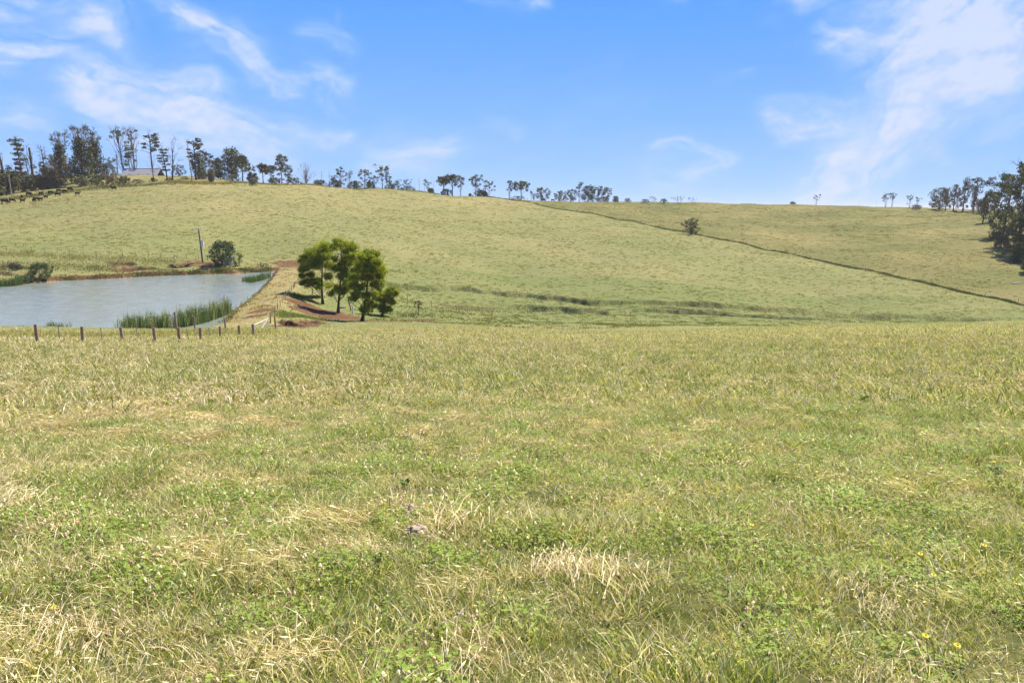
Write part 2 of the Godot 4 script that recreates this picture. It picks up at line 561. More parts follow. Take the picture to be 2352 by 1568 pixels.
# ---------------------------------------------------------------- sky
func build_sky() -> WorldEnvironment:
	var fib := FastNoiseLite.new()
	fib.seed = 5; fib.frequency = 0.12; fib.fractal_octaves = 5; fib.fractal_gain = 0.6
	fib.domain_warp_enabled = true; fib.domain_warp_amplitude = 5.0; fib.domain_warp_frequency = 0.07
	var soft := FastNoiseLite.new()
	soft.seed = 8; soft.frequency = 0.045; soft.fractal_octaves = 4
	# cirrus: from (degrees round, degrees up) to the same, half-width, strength
	var wisps := []
	for s in [[-60, 30, 90, 70, 55, 0.5], [-40, 150, 150, 180, 55, 0.6], [90, 160, 330, 160, 30, 0.1], [175, 85, 290, 125, 26, 0.45], [230, 120, 335, 155, 24, 0.5], [215, -20, 290, 70, 60, 0.38], [375, 45, 500, 95, 22, 0.42],
		[480, 85, 610, 165, 32, 0.6], [600, 160, 712, 240, 26, 0.42], [225, 232, 300, 262, 34, 0.6], [260, 255, 480, 270, 62, 0.68], [420, 260, 610, 330, 60, 0.62], [330, 330, 640, 390, 55, 0.42], [640, 330, 800, 320, 22, 0.3],
		[728, 205, 800, 225, 22, 0.42], [760, 215, 765, 262, 14, 0.35], [870, 350, 1000, 345, 40, 0.32], [860, 390, 990, 400, 34, 0.3], [740, 110, 800, 125, 26, 0.22], [793, 85, 797, 120, 8, 0.25], [1105, 38, 1245, 32, 15, 0.4], [1120, 300, 1190, 300, 22, 0.16],
		[2330, -30, 2170, 110, 120, 0.75], [2280, 40, 2100, 170, 115, 0.6], [2352, 120, 2180, 240, 70, 0.4], [2100, 140, 1890, 125, 28, 0.5], [2110, 130, 2060, 280, 72, 0.66], [2070, 270, 1980, 380, 66, 0.55], [2290, 150, 2120, 250, 70, 0.4], [2240, 260, 1930, 400, 62, 0.4], [1780, 310, 1920, 300, 34, 0.6],
		[1950, 380, 1870, 440, 55, 0.42], [1990, 30, 1780, 50, 34, 0.5], [1940, 5, 1800, 65, 22, 0.5], [1700, 0, 1790, 40, 22, 0.4], [1640, 200, 1700, 200, 10, 0.38], [1495, 348, 1600, 350, 13, 0.55], [1600, 350, 1645, 372, 14, 0.6], [1645, 372, 1590, 415, 20, 0.42],
		[1500, 420, 1600, 425, 36, 0.3], [2280, 330, 2360, 300, 46, 0.25], [1480, 20, 1540, 30, 18, 0.16], [-20, 300, 70, 320, 45, 0.4]]:
		var a := Vector2(rad_to_deg(atan((s[0] - 1176.0) / F)), rad_to_deg((485.0 - s[1]) / F))
		var b := Vector2(rad_to_deg(atan((s[2] - 1176.0) / F)), rad_to_deg((485.0 - s[3]) / F))
		wisps.append([a, b - a, rad_to_deg(s[4] / F), s[5], Rect2(a.min(b), (a - b).abs()).grow(rad_to_deg(s[4] / F) * 2.4 + 1.5)])
	var paint := func(az: float, el: float, near: bool) -> Color:
		var t := clampf(el / 13.5, 0, 1)
		var low := Color(0.69, 0.825, 0.985).lerp(Color(0.38, 0.63, 0.985), pow(t, 0.75))
		var c := low.lerp(Color(0.25, 0.47, 0.9), smoothstep(12.0, 85.0, el))
		var n := soft.get_noise_2d(az, el * 2.0)
		var warp := Vector2(soft.get_noise_2d(az * 3.0 + 90, el * 5.0), soft.get_noise_2d(az * 3.0, el * 5.0 + 70)) * 1.3
		var p := Vector2(az, el) + warp
		var f := fib.get_noise_2d(az * 1.1 + el * 0.8, el * 4.2 - az * 0.9)
		var cover := 0.0
		if near:
			for s in wisps:
				if s[4].has_point(p):
					var e: Vector2 = s[1]
					var w: Vector2 = p - s[0]
					var q := clampf(w.dot(e) / e.length_squared(), 0, 1)
					var dist: float = (w - e * q).length() / s[2]
					if dist < 2.2:
						var run: Vector2 = e.normalized()
						var lie := w.dot(run)
						var over := w.cross(run)
						var hair := 0.62 + 1.15 * fib.get_noise_2d(lie * 0.55 + s[2] * 40.0, over * 4.5) + 0.5 * fib.get_noise_2d(lie * 1.3, over * 11.0 + 60.0)
						cover = 1.0 - (1.0 - cover) * (1.0 - clampf(s[3] * 1.35 * exp(-dist * dist * 1.0) * hair, 0.0, 1.0))
			var comb := fib.get_noise_2d(az * 3.4 + el * 5.0 + 200.0, el * 7.0 - az * 4.6)
			cover = cover * clampf(0.95 + 0.55 * f + 0.25 * comb + 0.3 * n, 0.2, 1.3) + 0.07 * maxf(0.0, f + n)
		var away := smoothstep(38.0, 48.0, absf(az)) if el < 17.0 else 1.0 if el > 21.0 else maxf(smoothstep(38.0, 48.0, absf(az)), (el - 17.0) / 4.0)
		if away > 0.0:
			var high := fib.get_noise_2d(az * 0.5 + el * 0.5, el * 1.3 - az * 0.3)
			cover = lerpf(cover, clampf((n + 0.5 * high) * 1.2 - 0.02, 0, 0.65), away)
		c = c.lerp(Color(0.845, 0.868, 0.98), clampf(cover, 0, 0.86))
		return c
	var small := Image.create(720, 360, false, Image.FORMAT_RGB8)
	for y in 180:
		for x in 720:
			small.set_pixel((x + 360) % 720, y, paint.call((x + 0.5) / 2.0 - 180.0, 90.0 - (y + 0.5) / 2.0, absf(x / 2.0 - 180.0) < 50 and y > 130))
	small.fill_rect(Rect2i(0, 180, 720, 180), Color(0.42, 0.44, 0.3))
	small.resize(4096, 2048, Image.INTERPOLATE_CUBIC)
	var per := 4096.0 / 360.0
	var x0 := int((180.0 - 36.0) * per)
	var x1 := int((180.0 + 36.0) * per)
	for y in range(int((90.0 - 16.0) * per), 1024):
		for x in range(x0, x1):
			small.set_pixel((x + 2048) % 4096, y, paint.call((x + 0.5) / per - 180.0, 90.0 - (y + 0.5) / per, true))
	small.fill_rect(Rect2i(0, 1024, 4096, 1024), Color(0.42, 0.44, 0.3))
	var sm := PanoramaSkyMaterial.new()
	sm.panorama = ImageTexture.create_from_image(small)
	var sky := Sky.new()
	sky.sky_material = sm
	var env := Environment.new()
	env.background_mode = Environment.BG_SKY
	env.sky = sky
	env.background_energy_multiplier = 1.0
	env.tonemap_mode = Environment.TONE_MAPPER_LINEAR
	env.tonemap_exposure = 1.0
	env.fog_enabled = true
	env.fog_density = 0.00009
	env.fog_light_color = Color(1.0, 0.97, 0.95)
	env.sdfgi_enabled = true
	env.ssao_enabled = true
	env.ssil_enabled = true
	var we := WorldEnvironment.new()
	we.name = "WorldEnvironment"
	we.environment = env
	return we


# ---------------------------------------------------------------- plants
func any(r: RandomNumberGenerator) -> Vector3:
	var y := r.randf_range(-1, 1)
	var a := r.randf() * TAU
	var s := sqrt(1 - y * y)
	return Vector3(cos(a) * s, y, sin(a) * s)

func leaves(s: Shape, c: Vector3, size: Vector3, n: int, leaf: float, tones: Array, r: RandomNumberGenerator, shell := 0.45) -> void:
	var tone: Color = tones[r.randi() % tones.size()]
	for k in n:
		var d := any(r)
		var p := c + d * size * pow(r.randf(), shell)
		var u := (any(r) + Vector3(0, 0.25, 0)).normalized()
		var w := u.cross(any(r)).normalized()
		var l := leaf * r.randf_range(0.6, 1.3)
		var col := tone * r.randf_range(0.75, 1.25)
		col.a = 1.0
		s.quad(p - u * l, p + w * l * 0.42, p + u * l, p - w * l * 0.42, col)

func limb(s: Shape, a: Vector3, b: Vector3, ra: float, rb: float, sag: float, r: RandomNumberGenerator, sides := 5) -> PackedVector3Array:
	var pts := PackedVector3Array()
	var rad := PackedFloat32Array()
	var len := (b - a).length()
	for k in 5:
		var t := k / 4.0
		var p := a.lerp(b, t) + Vector3(0, -sag * sin(t * PI) * len, 0)
		if k > 0 and k < 4:
			p += any(r) * len * 0.05
		pts.push_back(p)
		rad.push_back(lerpf(ra, rb, t))
	s.tube(pts, rad, sides)
	return pts

func twigs(s: Shape, c: Vector3, from: Vector3, reach: float, n: int, thick: float, r: RandomNumberGenerator) -> void:
	var out := (c - from).normalized()
	for k in n:
		var d := (out * 0.9 + any(r) * 0.85 + Vector3(0, 0.25, 0)).normalized() * reach * r.randf_range(0.5, 1.1)
		var mid := c + d * 0.5 + any(r) * reach * 0.14
		s.tube(PackedVector3Array([c, mid, c + d]), PackedFloat32Array([thick, thick * 0.6, thick * 0.2]), 3)
		for q in 2:
			var e := mid + (d * 0.4 + any(r) * reach * 0.35)
			s.tube(PackedVector3Array([mid, e]), PackedFloat32Array([thick * 0.5, thick * 0.15]), 3)

# what each kind of tree is made of: bole = clear trunk, clumps, their size, bare share, leaves in each, leaf size, trunk radius (all lengths as shares of the height)
const KINDS := {
	"wattle": {"bole": 0.14, "n": 88, "clump": 0.068, "flat": 0.72, "bare": 0.0, "per": 250, "leaf": 0.0125, "r": 0.017, "env": "dome", "tone": "wattle", "bark": "brown"},
	"dense": {"bole": 0.12, "n": 46, "clump": 0.13, "flat": 0.8, "bare": 0.04, "per": 60, "leaf": 0.034, "r": 0.02, "env": "dome", "tone": "dark", "bark": "brown"},
	"bush": {"bole": 0.0, "n": 64, "clump": 0.15, "flat": 0.85, "bare": 0.12, "per": 100, "leaf": 0.034, "r": 0.02, "env": "mound", "tone": "dark", "bark": "grey"},
	"scrub": {"bole": 0.0, "n": 44, "clump": 0.22, "flat": 0.85, "bare": 0.1, "per": 70, "leaf": 0.055, "r": 0.02, "env": "mound", "tone": "olive", "bark": "grey"},
	"cypress": {"bole": 0.06, "n": 46, "clump": 0.085, "flat": 0.8, "bare": 0.0, "per": 60, "leaf": 0.024, "r": 0.02, "env": "skirt", "tone": "dark", "bark": "grey"},
	"plates": {"bole": 0.3, "n": 34, "clump": 0.075, "flat": 0.4, "bare": 0.3, "per": 50, "leaf": 0.024, "r": 0.017, "env": "plates", "tone": "dark", "bark": "grey"},
	"flag": {"bole": 0.55, "n": 20, "clump": 0.075, "flat": 0.4, "bare": 0.12, "per": 50, "leaf": 0.026, "r": 0.017, "env": "flag", "tone": "dark", "bark": "dark"},
	"parasol": {"bole": 0.6, "n": 26, "clump": 0.07, "flat": 0.5, "bare": 0.72, "per": 34, "leaf": 0.022, "r": 0.012, "env": "top", "tone": "olive", "bark": "grey"},
	"dead": {"bole": 0.25, "n": 22, "clump": 0.09, "flat": 0.8, "bare": 1.0, "per": 0, "leaf": 0.0, "r": 0.015, "env": "plates", "tone": "dark", "bark": "grey"},
	"crooked": {"bole": 0.4, "n": 9, "clump": 0.12, "flat": 0.8, "bare": 1.0, "per": 0, "leaf": 0.0, "r": 0.016, "env": "dome", "tone": "dark", "bark": "brown"},
	"skeleton": {"bole": 0.12, "n": 34, "clump": 0.16, "flat": 0.8, "bare": 1.0, "per": 0, "leaf": 0.0, "r": 0.03, "env": "mound", "tone": "dark", "bark": "pale"},
	"gum": {"bole": 0.22, "n": 32, "clump": 0.085, "flat": 0.7, "bare": 0.15, "per": 46, "leaf": 0.028, "r": 0.013, "env": "tips", "tone": "grey", "bark": "grey"},
	"thin": {"bole": 0.35, "n": 18, "clump": 0.085, "flat": 0.7, "bare": 0.35, "per": 34, "leaf": 0.032, "r": 0.013, "env": "tips", "tone": "grey", "bark": "pale"},
	"flat": {"bole": 0.35, "n": 34, "clump": 0.11, "flat": 0.65, "bare": 0.12, "per": 56, "leaf": 0.036, "r": 0.02, "env": "top", "tone": "dark", "bark": "brown"},
	"column": {"bole": 0.15, "n": 30, "clump": 0.065, "flat": 1.3, "bare": 0.1, "per": 46, "leaf": 0.026, "r": 0.016, "env": "column", "tone": "brownish", "bark": "brown"},
	"forest": {"bole": 0.25, "n": 60, "clump": 0.075, "flat": 0.6, "bare": 0.08, "per": 70, "leaf": 0.017, "r": 0.014, "env": "tips", "tone": "forest", "bark": "brown"},
	"fan": {"bole": 0.1, "n": 60, "clump": 0.13, "flat": 0.95, "bare": 0.06, "per": 90, "leaf": 0.034, "r": 0.02, "env": "fan", "tone": "dark", "bark": "dark"},
	"stick": {"bole": 1.0, "n": 2, "clump": 0.05, "flat": 1.0, "bare": 1.0, "per": 0, "leaf": 0.0, "r": 0.012, "env": "tips", "tone": "dark", "bark": "pale"},
	"snag": {"bole": 0.7, "n": 3, "clump": 0.07, "flat": 1.0, "bare": 1.0, "per": 0, "leaf": 0.0, "r": 0.026, "env": "tips", "tone": "dark", "bark": "brown"},
}
const TONES := {
	"wattle": [Color(0.25, 0.28, 0.036), Color(0.19, 0.225, 0.032), Color(0.32, 0.33, 0.04), Color(0.155, 0.19, 0.03)],
	"dark": [Color(0.064, 0.07, 0.034), Color(0.084, 0.088, 0.04), Color(0.052, 0.056, 0.032), Color(0.1, 0.1, 0.048)],
	"olive": [Color(0.11, 0.11, 0.055), Color(0.09, 0.095, 0.048), Color(0.135, 0.115, 0.066)],
	"grey": [Color(0.1, 0.115, 0.07), Color(0.13, 0.135, 0.085), Color(0.08, 0.095, 0.058)],
	"brownish": [Color(0.125, 0.1, 0.068), Color(0.1, 0.095, 0.058), Color(0.15, 0.11, 0.078)],
	"forest": [Color(0.08, 0.095, 0.042), Color(0.115, 0.115, 0.048), Color(0.062, 0.072, 0.04), Color(0.135, 0.12, 0.055)],
	"mid": [Color(0.06, 0.09, 0.034), Color(0.08, 0.11, 0.038), Color(0.05, 0.075, 0.03)],
}
const BARK := {"brown": Color(0.1, 0.068, 0.048), "grey": Color(0.16, 0.13, 0.11), "pale": Color(0.36, 0.32, 0.28), "dark": Color(0.06, 0.045, 0.035)}

func grow(t: Node3D, kind: String, high: float, wide: float, seed_: int, lean := 0.0, tone := "", bark := "", skew := 0.0) -> void:
	var k: Dictionary = KINDS[kind]
	var r := RandomNumberGenerator.new()
	r.seed = seed_
	var wood := Shape.new()
	var leaf := Shape.new()
	var tones: Array = TONES[tone if tone else k.tone]
	var env: String = k.env
	var up: float = {"dome": 0.72, "mound": 0.5, "fan": 0.35, "tips": 0.9, "top": 0.92}.get(env, 0.97)
	if kind == "stick" or kind == "snag":
		up = 1.0
	var pts := PackedVector3Array()
	var rad := PackedFloat32Array()
	var bend := r.randf() * TAU
	var r0: float = maxf(k.r * high * (1.0 if kind == "wattle" else 1.3), 0.06)
	for j in 9:
		var f := j / 8.0
		var wob := sin(f * 4.0 + bend) * 0.018 * high * f
		pts.push_back(Vector3(lean * f * high + wob, f * high * up - 0.15, cos(f * 3.0 + bend) * 0.02 * high * f))
		rad.push_back(r0 * (lerpf(1.0, 0.3 if kind != "snag" else 0.7, f) + (0.5 if j == 0 else 0.0)))
	wood.tube(pts, rad, 8 if kind == "wattle" else 6)
	var half := wide / 2
	var n: int = k.n
	for j in n:
		var f := (j + r.randf()) / n
		var a := j * 2.39996 + r.randf_range(-0.4, 0.4)
		var c := Vector3.ZERO
		var start := 0.3
		var squash: float = k.flat
		var size: float = k.clump * high * r.randf_range(0.7, 1.25)
		var out := sqrt(r.randf())
		match env:
			"dome":
				var y := lerpf(k.bole, 0.94, f)
				var q: float = (y - lerpf(k.bole, 1.0, 0.42)) / (1.0 - lerpf(k.bole, 1.0, 0.42)) if y > lerpf(k.bole, 1.0, 0.42) else (lerpf(k.bole, 1.0, 0.42) - y) / ((1.0 - k.bole) * 0.62)
				var reach := sqrt(maxf(0.04, 1 - q * q)) * half * (0.82 + 0.25 * sin(a * 2.0 + bend))
				if kind == "wattle":
					out = pow(out, 0.6)
					reach *= 0.95 + 0.3 * fine.get_noise_2d(a * 0.9 + seed_, y * 5.0) + 0.16 * sin(a * 3.0 + seed_)
				c = Vector3(cos(a) * reach * out, y * high, sin(a) * reach * out)
				start = clampf(y - 0.3, k.bole * 0.7, 0.66)
			"mound":
				var y := pow(f, 0.8) * 0.9 + 0.04
				var reach := sqrt(maxf(0.05, 1 - y * y * 0.9)) * half * (0.8 + 0.25 * sin(a * 2.0 + bend) + 0.3 * fine.get_noise_2d(a + seed_, y * 4.0))
				c = Vector3(cos(a) * reach * out, y * high, sin(a) * reach * out)
				start = clampf(y * 0.3, 0.02, 0.3)
			"fan":
				var y := lerpf(0.25, 0.95, f)
				var reach := half * sin(clampf(y, 0, 1) * 2.3)
				c = Vector3(cos(a) * reach * out, y * high, sin(a) * reach * out)
				start = 0.1
			"skirt":
				var y := f * 0.72 + 0.04
				var reach := half * (1.05 - 0.85 * y) * (0.8 + 0.3 * sin(a * 1.7 + bend))
				c = Vector3(cos(a) * reach * out, y * high, sin(a) * reach * out)
				start = y * 0.9
				size *= 1.2
			"plates":
				var level := floorf(f * 8.0) / 8.0
				var y := lerpf(k.bole, 0.97, level + r.randf() * 0.03)
				var reach := half * lerpf(1.0, 0.6, level) * r.randf_range(0.25, 1.0)
				c = Vector3(cos(a) * reach, y * high, sin(a) * reach)
				start = y - 0.06
			"flag":
				var y := lerpf(k.bole, 0.97, f)
				var reach := half * r.randf_range(0.2, 1.6) * (1.0 - 0.5 * f)
				c = Vector3(reach if j % 4 else -reach * 0.5, y * high, sin(a) * half * 0.4)
				start = y - 0.05
			"top":
				var y := lerpf(maxf(k.bole, 0.45), 0.96, sqrt(f))
				var reach := half * sqrt(maxf(0.1, 1.15 - pow((y - 0.7) / 0.3, 2)))
				c = Vector3(cos(a) * reach * out, y * high, sin(a) * reach * out)
				start = clampf(y - 0.22, k.bole * 0.8, 0.85)
			"column":
				var y := lerpf(k.bole, 0.98, f)
				c = Vector3(cos(a), 0, sin(a)) * half * (1.15 - y * 0.7) * out + Vector3(0, y * high, 0)
				start = y - 0.1
			_:
				var y := lerpf(k.bole, 0.97, sqrt(f))
				var reach := half * r.randf_range(0.3, 1.05)
				var lead := floorf(r.randf() * 5) * TAU / 5 + bend
				c = Vector3(cos(lead) * reach, y * high, sin(lead) * reach) + any(r) * high * 0.05
				start = clampf(y - 0.28, k.bole * 0.6, 0.8)
		if (env == "tips" or env == "top") and j % 4 == 1 and kind != "snag" and kind != "stick":
			start = 0.03   # another stem from the foot
		c.x += lean * c.y + skew * wide * (c.y / high)
		var at_ := clampf(start / up, 0, 1) * 8.0
		var b := pts[int(at_)].lerp(pts[mini(int(at_) + 1, 8)], at_ - int(at_))
		var limb_r := r0 * (0.34 if env != "mound" else 0.28)
		if j % 2 == 0 or k.bare > 0.5 or n < 30:
			limb(wood, b, c, limb_r, limb_r * 0.22, 0.1 if env == "dome" or env == "tips" or env == "fan" else -0.04, r, 5 if kind == "wattle" else 4)
		if r.randf() < k.bare:
			twigs(wood, c, b, size * 1.5, 4, maxf(limb_r * 0.34, high * 0.0026), r)
		elif k.per > 0:
			leaves(leaf, c, Vector3(size, size * squash, size) * r.randf_range(0.8, 1.15), int(k.per * r.randf_range(0.6, 1.3)), k.leaf * high, tones, r)
	if env == "skirt":
		for j in 24:
			var a := j * 2.39996
			var c := Vector3(cos(a) * half * r.randf_range(0.1, 0.75), high * r.randf_range(0.74, 1.0), sin(a) * half * 0.6)
			c.x += lean * c.y
			var b := pts[4 + j % 4]
			limb(wood, b, c, r0 * 0.26, r0 * 0.08, 0.12, r, 4)
			twigs(wood, c, b, high * 0.08, 7, high * 0.003, r)
			if j % 4 == 0:
				leaves(leaf, c, Vector3(high, high * 0.4, high) * 0.06, 22, high * 0.02, tones, r)
	if kind == "wattle":
		for j in 4:
			var a := bend + j * 1.7
			limb(wood, pts[2 + j % 2], Vector3(cos(a) * half * 0.55 + lean * high, high * r.randf_range(0.72, 0.86), sin(a) * half * 0.55), r0 * 0.62, r0 * 0.16, 0.12, r, 6)
	part("trunk", wood.mesh(), bark_mat(bark if bark else k.bark), t)
	if leaf.v.size():
		part("crown" if env != "mound" or kind == "skeleton" else "foliage", leaf.mesh(), mat("leaf_" + ("wattle" if k.tone == "wattle" else "dark"), 0.75, Color(0.95, 1.0, 0.45) if k.tone == "wattle" else Color(0.5, 0.55, 0.3)), t)

func grow_pads(t: Node3D, per: float, foot: Vector2, tip: Vector2, pads: Array, seed_: int) -> void:
	# a wattle whose flat leafy pads stand where they were seen; per = metres in one unit of the pads, y runs down
	var r := RandomNumberGenerator.new()
	r.seed = seed_
	var wood := Shape.new()
	var leaf := Shape.new()
	var high := (foot.y - tip.y) * per
	var pts := PackedVector3Array()
	var rad := PackedFloat32Array()
	for j in 9:
		var f := j / 8.0
		pts.push_back(Vector3((tip.x - foot.x) * per * f + sin(f * 5.0 + seed_) * 0.1, f * high - 0.15 * (1.0 - f), sin(f * 4.0 + seed_ * 2.0) * 0.15))
		rad.push_back(lerpf(0.2, 0.04, pow(f, 0.8)) + (0.1 if j == 0 else 0.0))
	wood.tube(pts, rad, 8)
	for n in pads.size() * 2:
		var q: Array = pads[n % pads.size()]
		var twin := n >= pads.size()
		var size: float = q[2] * per * (1.1 if twin else 1.26)
		var c := Vector3((q[0] - foot.x + (r.randf_range(-26, 26) if twin else 0.0)) * per, (foot.y - q[1] + (r.randf_range(-20, 20) if twin else 0.0)) * per, r.randf_range(-1.0, 1.0) * high * 0.2)
		var f := clampf((c.y - Vector2(c.x, c.z).length() * 0.9) / high, 0.12, 0.92) * 8.0
		var b := pts[int(f)].lerp(pts[mini(int(f) + 1, 8)], f - int(f))
		var lr := maxf(0.018, 0.05 * (1.0 - f / 10.0))
		var line := limb(wood, b, c + Vector3(0, -size * 0.2, 0), lr, lr * 0.3, 0.08, r, 5)
		for k in 5:
			var e := c + any(r) * Vector3(size, size * 0.7, size) * 0.95
			var w := line[2 + k % 3]
			wood.tube(PackedVector3Array([w, w.lerp(e, 0.5) + any(r) * 0.08, e]), PackedFloat32Array([lr * 0.3, 0.009, 0.005]), 3)
		for k in 7:   # each pad is a handful of smaller sprays
			var o := c + any(r) * Vector3(size, size * 0.6, size) * (0.62 if k else 0.0)
			var small := size * r.randf_range(0.46, 0.74)
			leaves(leaf, o, Vector3(small, small * 0.85, small), int(230 * size), 0.085, TONES.wattle, r, 0.5)
	for n in pads.size():   # thin foliage between the pads
		var q: Array = pads[n]
		leaves(leaf, Vector3((q[0] - foot.x) * per, (foot.y - q[1]) * per, r.randf_range(-1, 1) * high * 0.12), Vector3.ONE * q[2] * per * 1.9, 330, 0.08, TONES.wattle, r, 0.6)
	part("trunk", wood.mesh(), bark_mat("brown"), t)
	part("crown", leaf.mesh(), mat("leaf_wattle", 0.75, Color(0.95, 1.0, 0.45)), t)

func bark_mat(which: String) -> StandardMaterial3D:
	var key := "bark_" + which
	if not mats.has(key):
		var m := StandardMaterial3D.new()
		m.albedo_color = BARK[which].linear_to_srgb()
		m.roughness = 0.95
		m.albedo_texture = bark_picture()
		m.uv1_triplanar = true
		m.uv1_scale = Vector3(1.6, 0.35, 1.6)
		mats[key] = m
	return mats[key]

var bark_tex: NoiseTexture2D
func bark_picture() -> NoiseTexture2D:
	if bark_tex == null:
		bark_tex = noise_picture(0.06, 4, ramp([[0.0, Color(0.5, 0.48, 0.46)], [0.5, Color(0.82, 0.8, 0.78)], [1.0, Color(1, 1, 1)]]), 256)
	return bark_tex

var seeds := 100
func tree(called: String, kind: String, x: float, y: float, top: float, wide: float, label: String, category := "tree", group := "", lean := 0.0, tone := "", bark := "", deep := 0.0, skew := 0.0) -> Node3D:
	# x, y: where it stands; y = 0 takes the distance from deep instead. wide in the same units as x
	var p := spot(x, y) if y > 0 else stand(x, deep)
	if y > 0 and deep > 0:
		p = stand(x, -p.z + deep)
	var d := -p.z
	var high := maxf(0.5, at(x, top, d).y - p.y)
	var t := thing(called, p, label, category, group)
	seeds += 7
	grow(t, kind, high, wide / F * d, seeds, lean, tone, bark, skew)
	return t


# ---------------------------------------------------------------- grass
func blade(s: Shape, p: Vector3, tip: Vector3, wide: float, col: Color, droop := 0.2) -> Vector3:
	var mid := p.lerp(tip, 0.55) + Vector3(0, (tip - p).length() * droop, 0)
	var side := (tip - p).cross(Vector3(rng.randf_range(-1, 1), rng.randf_range(-0.3, 0.3), rng.randf_range(-1, 1))).normalized() * wide
	s.quad(p - side, p + side, mid + side * 0.8, mid - side * 0.8, col)
	s.tri(mid - side * 0.8, mid + side * 0.8, tip, col)
	return mid

func seed_head(s: Shape, p: Vector3, dir: Vector3, long: float, wide: float, col: Color) -> void:
	var a := dir.cross(Vector3(0.3, 0.2, 0.9)).normalized() * wide
	var b := dir.cross(a).normalized() * wide
	var m := p + dir * long * 0.4
	var e := p + dir * long
	var ring := [a, b, -a, -b]
	for k in 4:
		s.tri(p, m + ring[k], m + ring[(k + 1) % 4], col)
		s.tri(e, m + ring[(k + 1) % 4], m + ring[k], col)

const GREENS := [Color(0.15, 0.19, 0.035), Color(0.2, 0.24, 0.05), Color(0.13, 0.16, 0.035), Color(0.25, 0.27, 0.07), Color(0.18, 0.22, 0.06)]
const STRAWS := [Color(0.48, 0.41, 0.25), Color(0.58, 0.51, 0.34), Color(0.4, 0.32, 0.18), Color(0.56, 0.5, 0.35), Color(0.3, 0.22, 0.12), Color(0.46, 0.42, 0.22)]
const PALE := [Color(0.68, 0.6, 0.44), Color(0.76, 0.69, 0.54), Color(0.6, 0.5, 0.34), Color(0.66, 0.56, 0.42)]

func pick(list: Array) -> Color:
	var c: Color = list[rng.randi() % list.size()]
	c = c * rng.randf_range(0.8, 1.2)
	c.a = 1
	return c

func clump(n: int, reach: float, low: float, high: float, wide: float, dry: float, heads: float, flop := 0.6) -> ArrayMesh:
	var s := Shape.new()
	for k in n:
		var a := rng.randf() * TAU
		var p := Vector3(cos(a), 0, sin(a)) * reach * sqrt(rng.randf())
		var h := rng.randf_range(low, high)
		var is_dry := rng.randf() < dry
		var col := (pick(PALE) if rng.randf() < 0.3 else pick(STRAWS)) if is_dry else pick(GREENS)
		var lean := Vector3(rng.randf_range(-1, 1) - 0.15, 0, rng.randf_range(-1, 1)) * h * flop
		var tip := p + lean + Vector3(0, h, 0)
		p.y -= 0.03
		blade(s, p, tip, wide * rng.randf_range(0.6, 1.2), col, 0.12)
		if rng.randf() < heads:
			seed_head(s, tip, (lean.normalized() + Vector3(-0.3, 0.35, 0)).normalized(), h * 0.22 + wide * 2.0, wide * 0.95, pick(PALE))
	return s.mesh()

func stalks(n: int, reach: float, long: float, wide: float) -> ArrayMesh:
	# long dry stems that have bent over, with their seed heads
	var s := Shape.new()
	for k in n:
		var a := rng.randf() * TAU
		var p := Vector3(cos(a), 0, sin(a)) * reach * sqrt(rng.randf())
		var l := long * rng.randf_range(0.55, 1.15)
		var d := Vector3(rng.randf_range(-1.2, 1.0), 0, rng.randf_range(-1.0, 1.0))
		var rise := rng.randf_range(0.15, 0.9)
		var col := pick(PALE) if rng.randf() < 0.6 else pick(STRAWS)
		var q := p
		var w := wide * rng.randf_range(0.7, 1.2)
		var dir := Vector3.ZERO
		for j in 5:
			var f := (j + 1) / 5.0
			dir = (d * (0.35 + f * 0.9) + Vector3(0, rise * (1.1 - f * 1.25), 0)).normalized()
			var e := q + dir * l / 5
			e.y = maxf(e.y, 0.035)
			var side := dir.cross(Vector3(0.2, 0.9, 0.35)).normalized() * w
			var lift := dir.cross(side).normalized() * w
			s.quad(q - side, q + side, e + side, e - side, col)
			s.quad(q - lift, q + lift, e + lift, e - lift, col)
			q = e
		if k % 2 == 0:
			seed_head(s, q, (dir + Vector3(0, -0.1, 0)).normalized(), rng.randf_range(0.035, 0.08), w * 3.2, pick(PALE))
	return s.mesh()

func lodged(n: int, reach: float, long: float, wide: float) -> ArrayMesh:
	# stems pressed over one another, all more or less one way
	var s := Shape.new()
	for k in n:
		var a := rng.randf() * TAU
		var p := Vector3(cos(a), 0, sin(a)) * reach * sqrt(rng.randf()) + Vector3(0, rng.randf_range(0.02, 0.1), 0)
		var d := Vector3(-1, rng.randf_range(-0.15, 0.3), rng.randf_range(-0.7, 0.7)).normalized() * long * rng.randf_range(0.5, 1.1)
		var col := pick(PALE) if rng.randf() < 0.55 else pick(STRAWS)
		var w := wide * rng.randf_range(0.7, 1.5)
		var mid := p + d * 0.5 + Vector3(0, long * 0.12, 0)
		for side in [Vector3(0, 1, 0), Vector3(0.3, 0, 1)]:
			var q: Vector3 = side * w
			s.quad(p - q, p + q, mid + q, mid - q, col)
			s.quad(mid - q, mid + q, p + d + q * 0.5, p + d - q * 0.5, col)
		if k % 3 == 0:
			seed_head(s, p + d, d.normalized(), rng.randf_range(0.03, 0.06), w * 2.6, pick(PALE))
	return s.mesh()

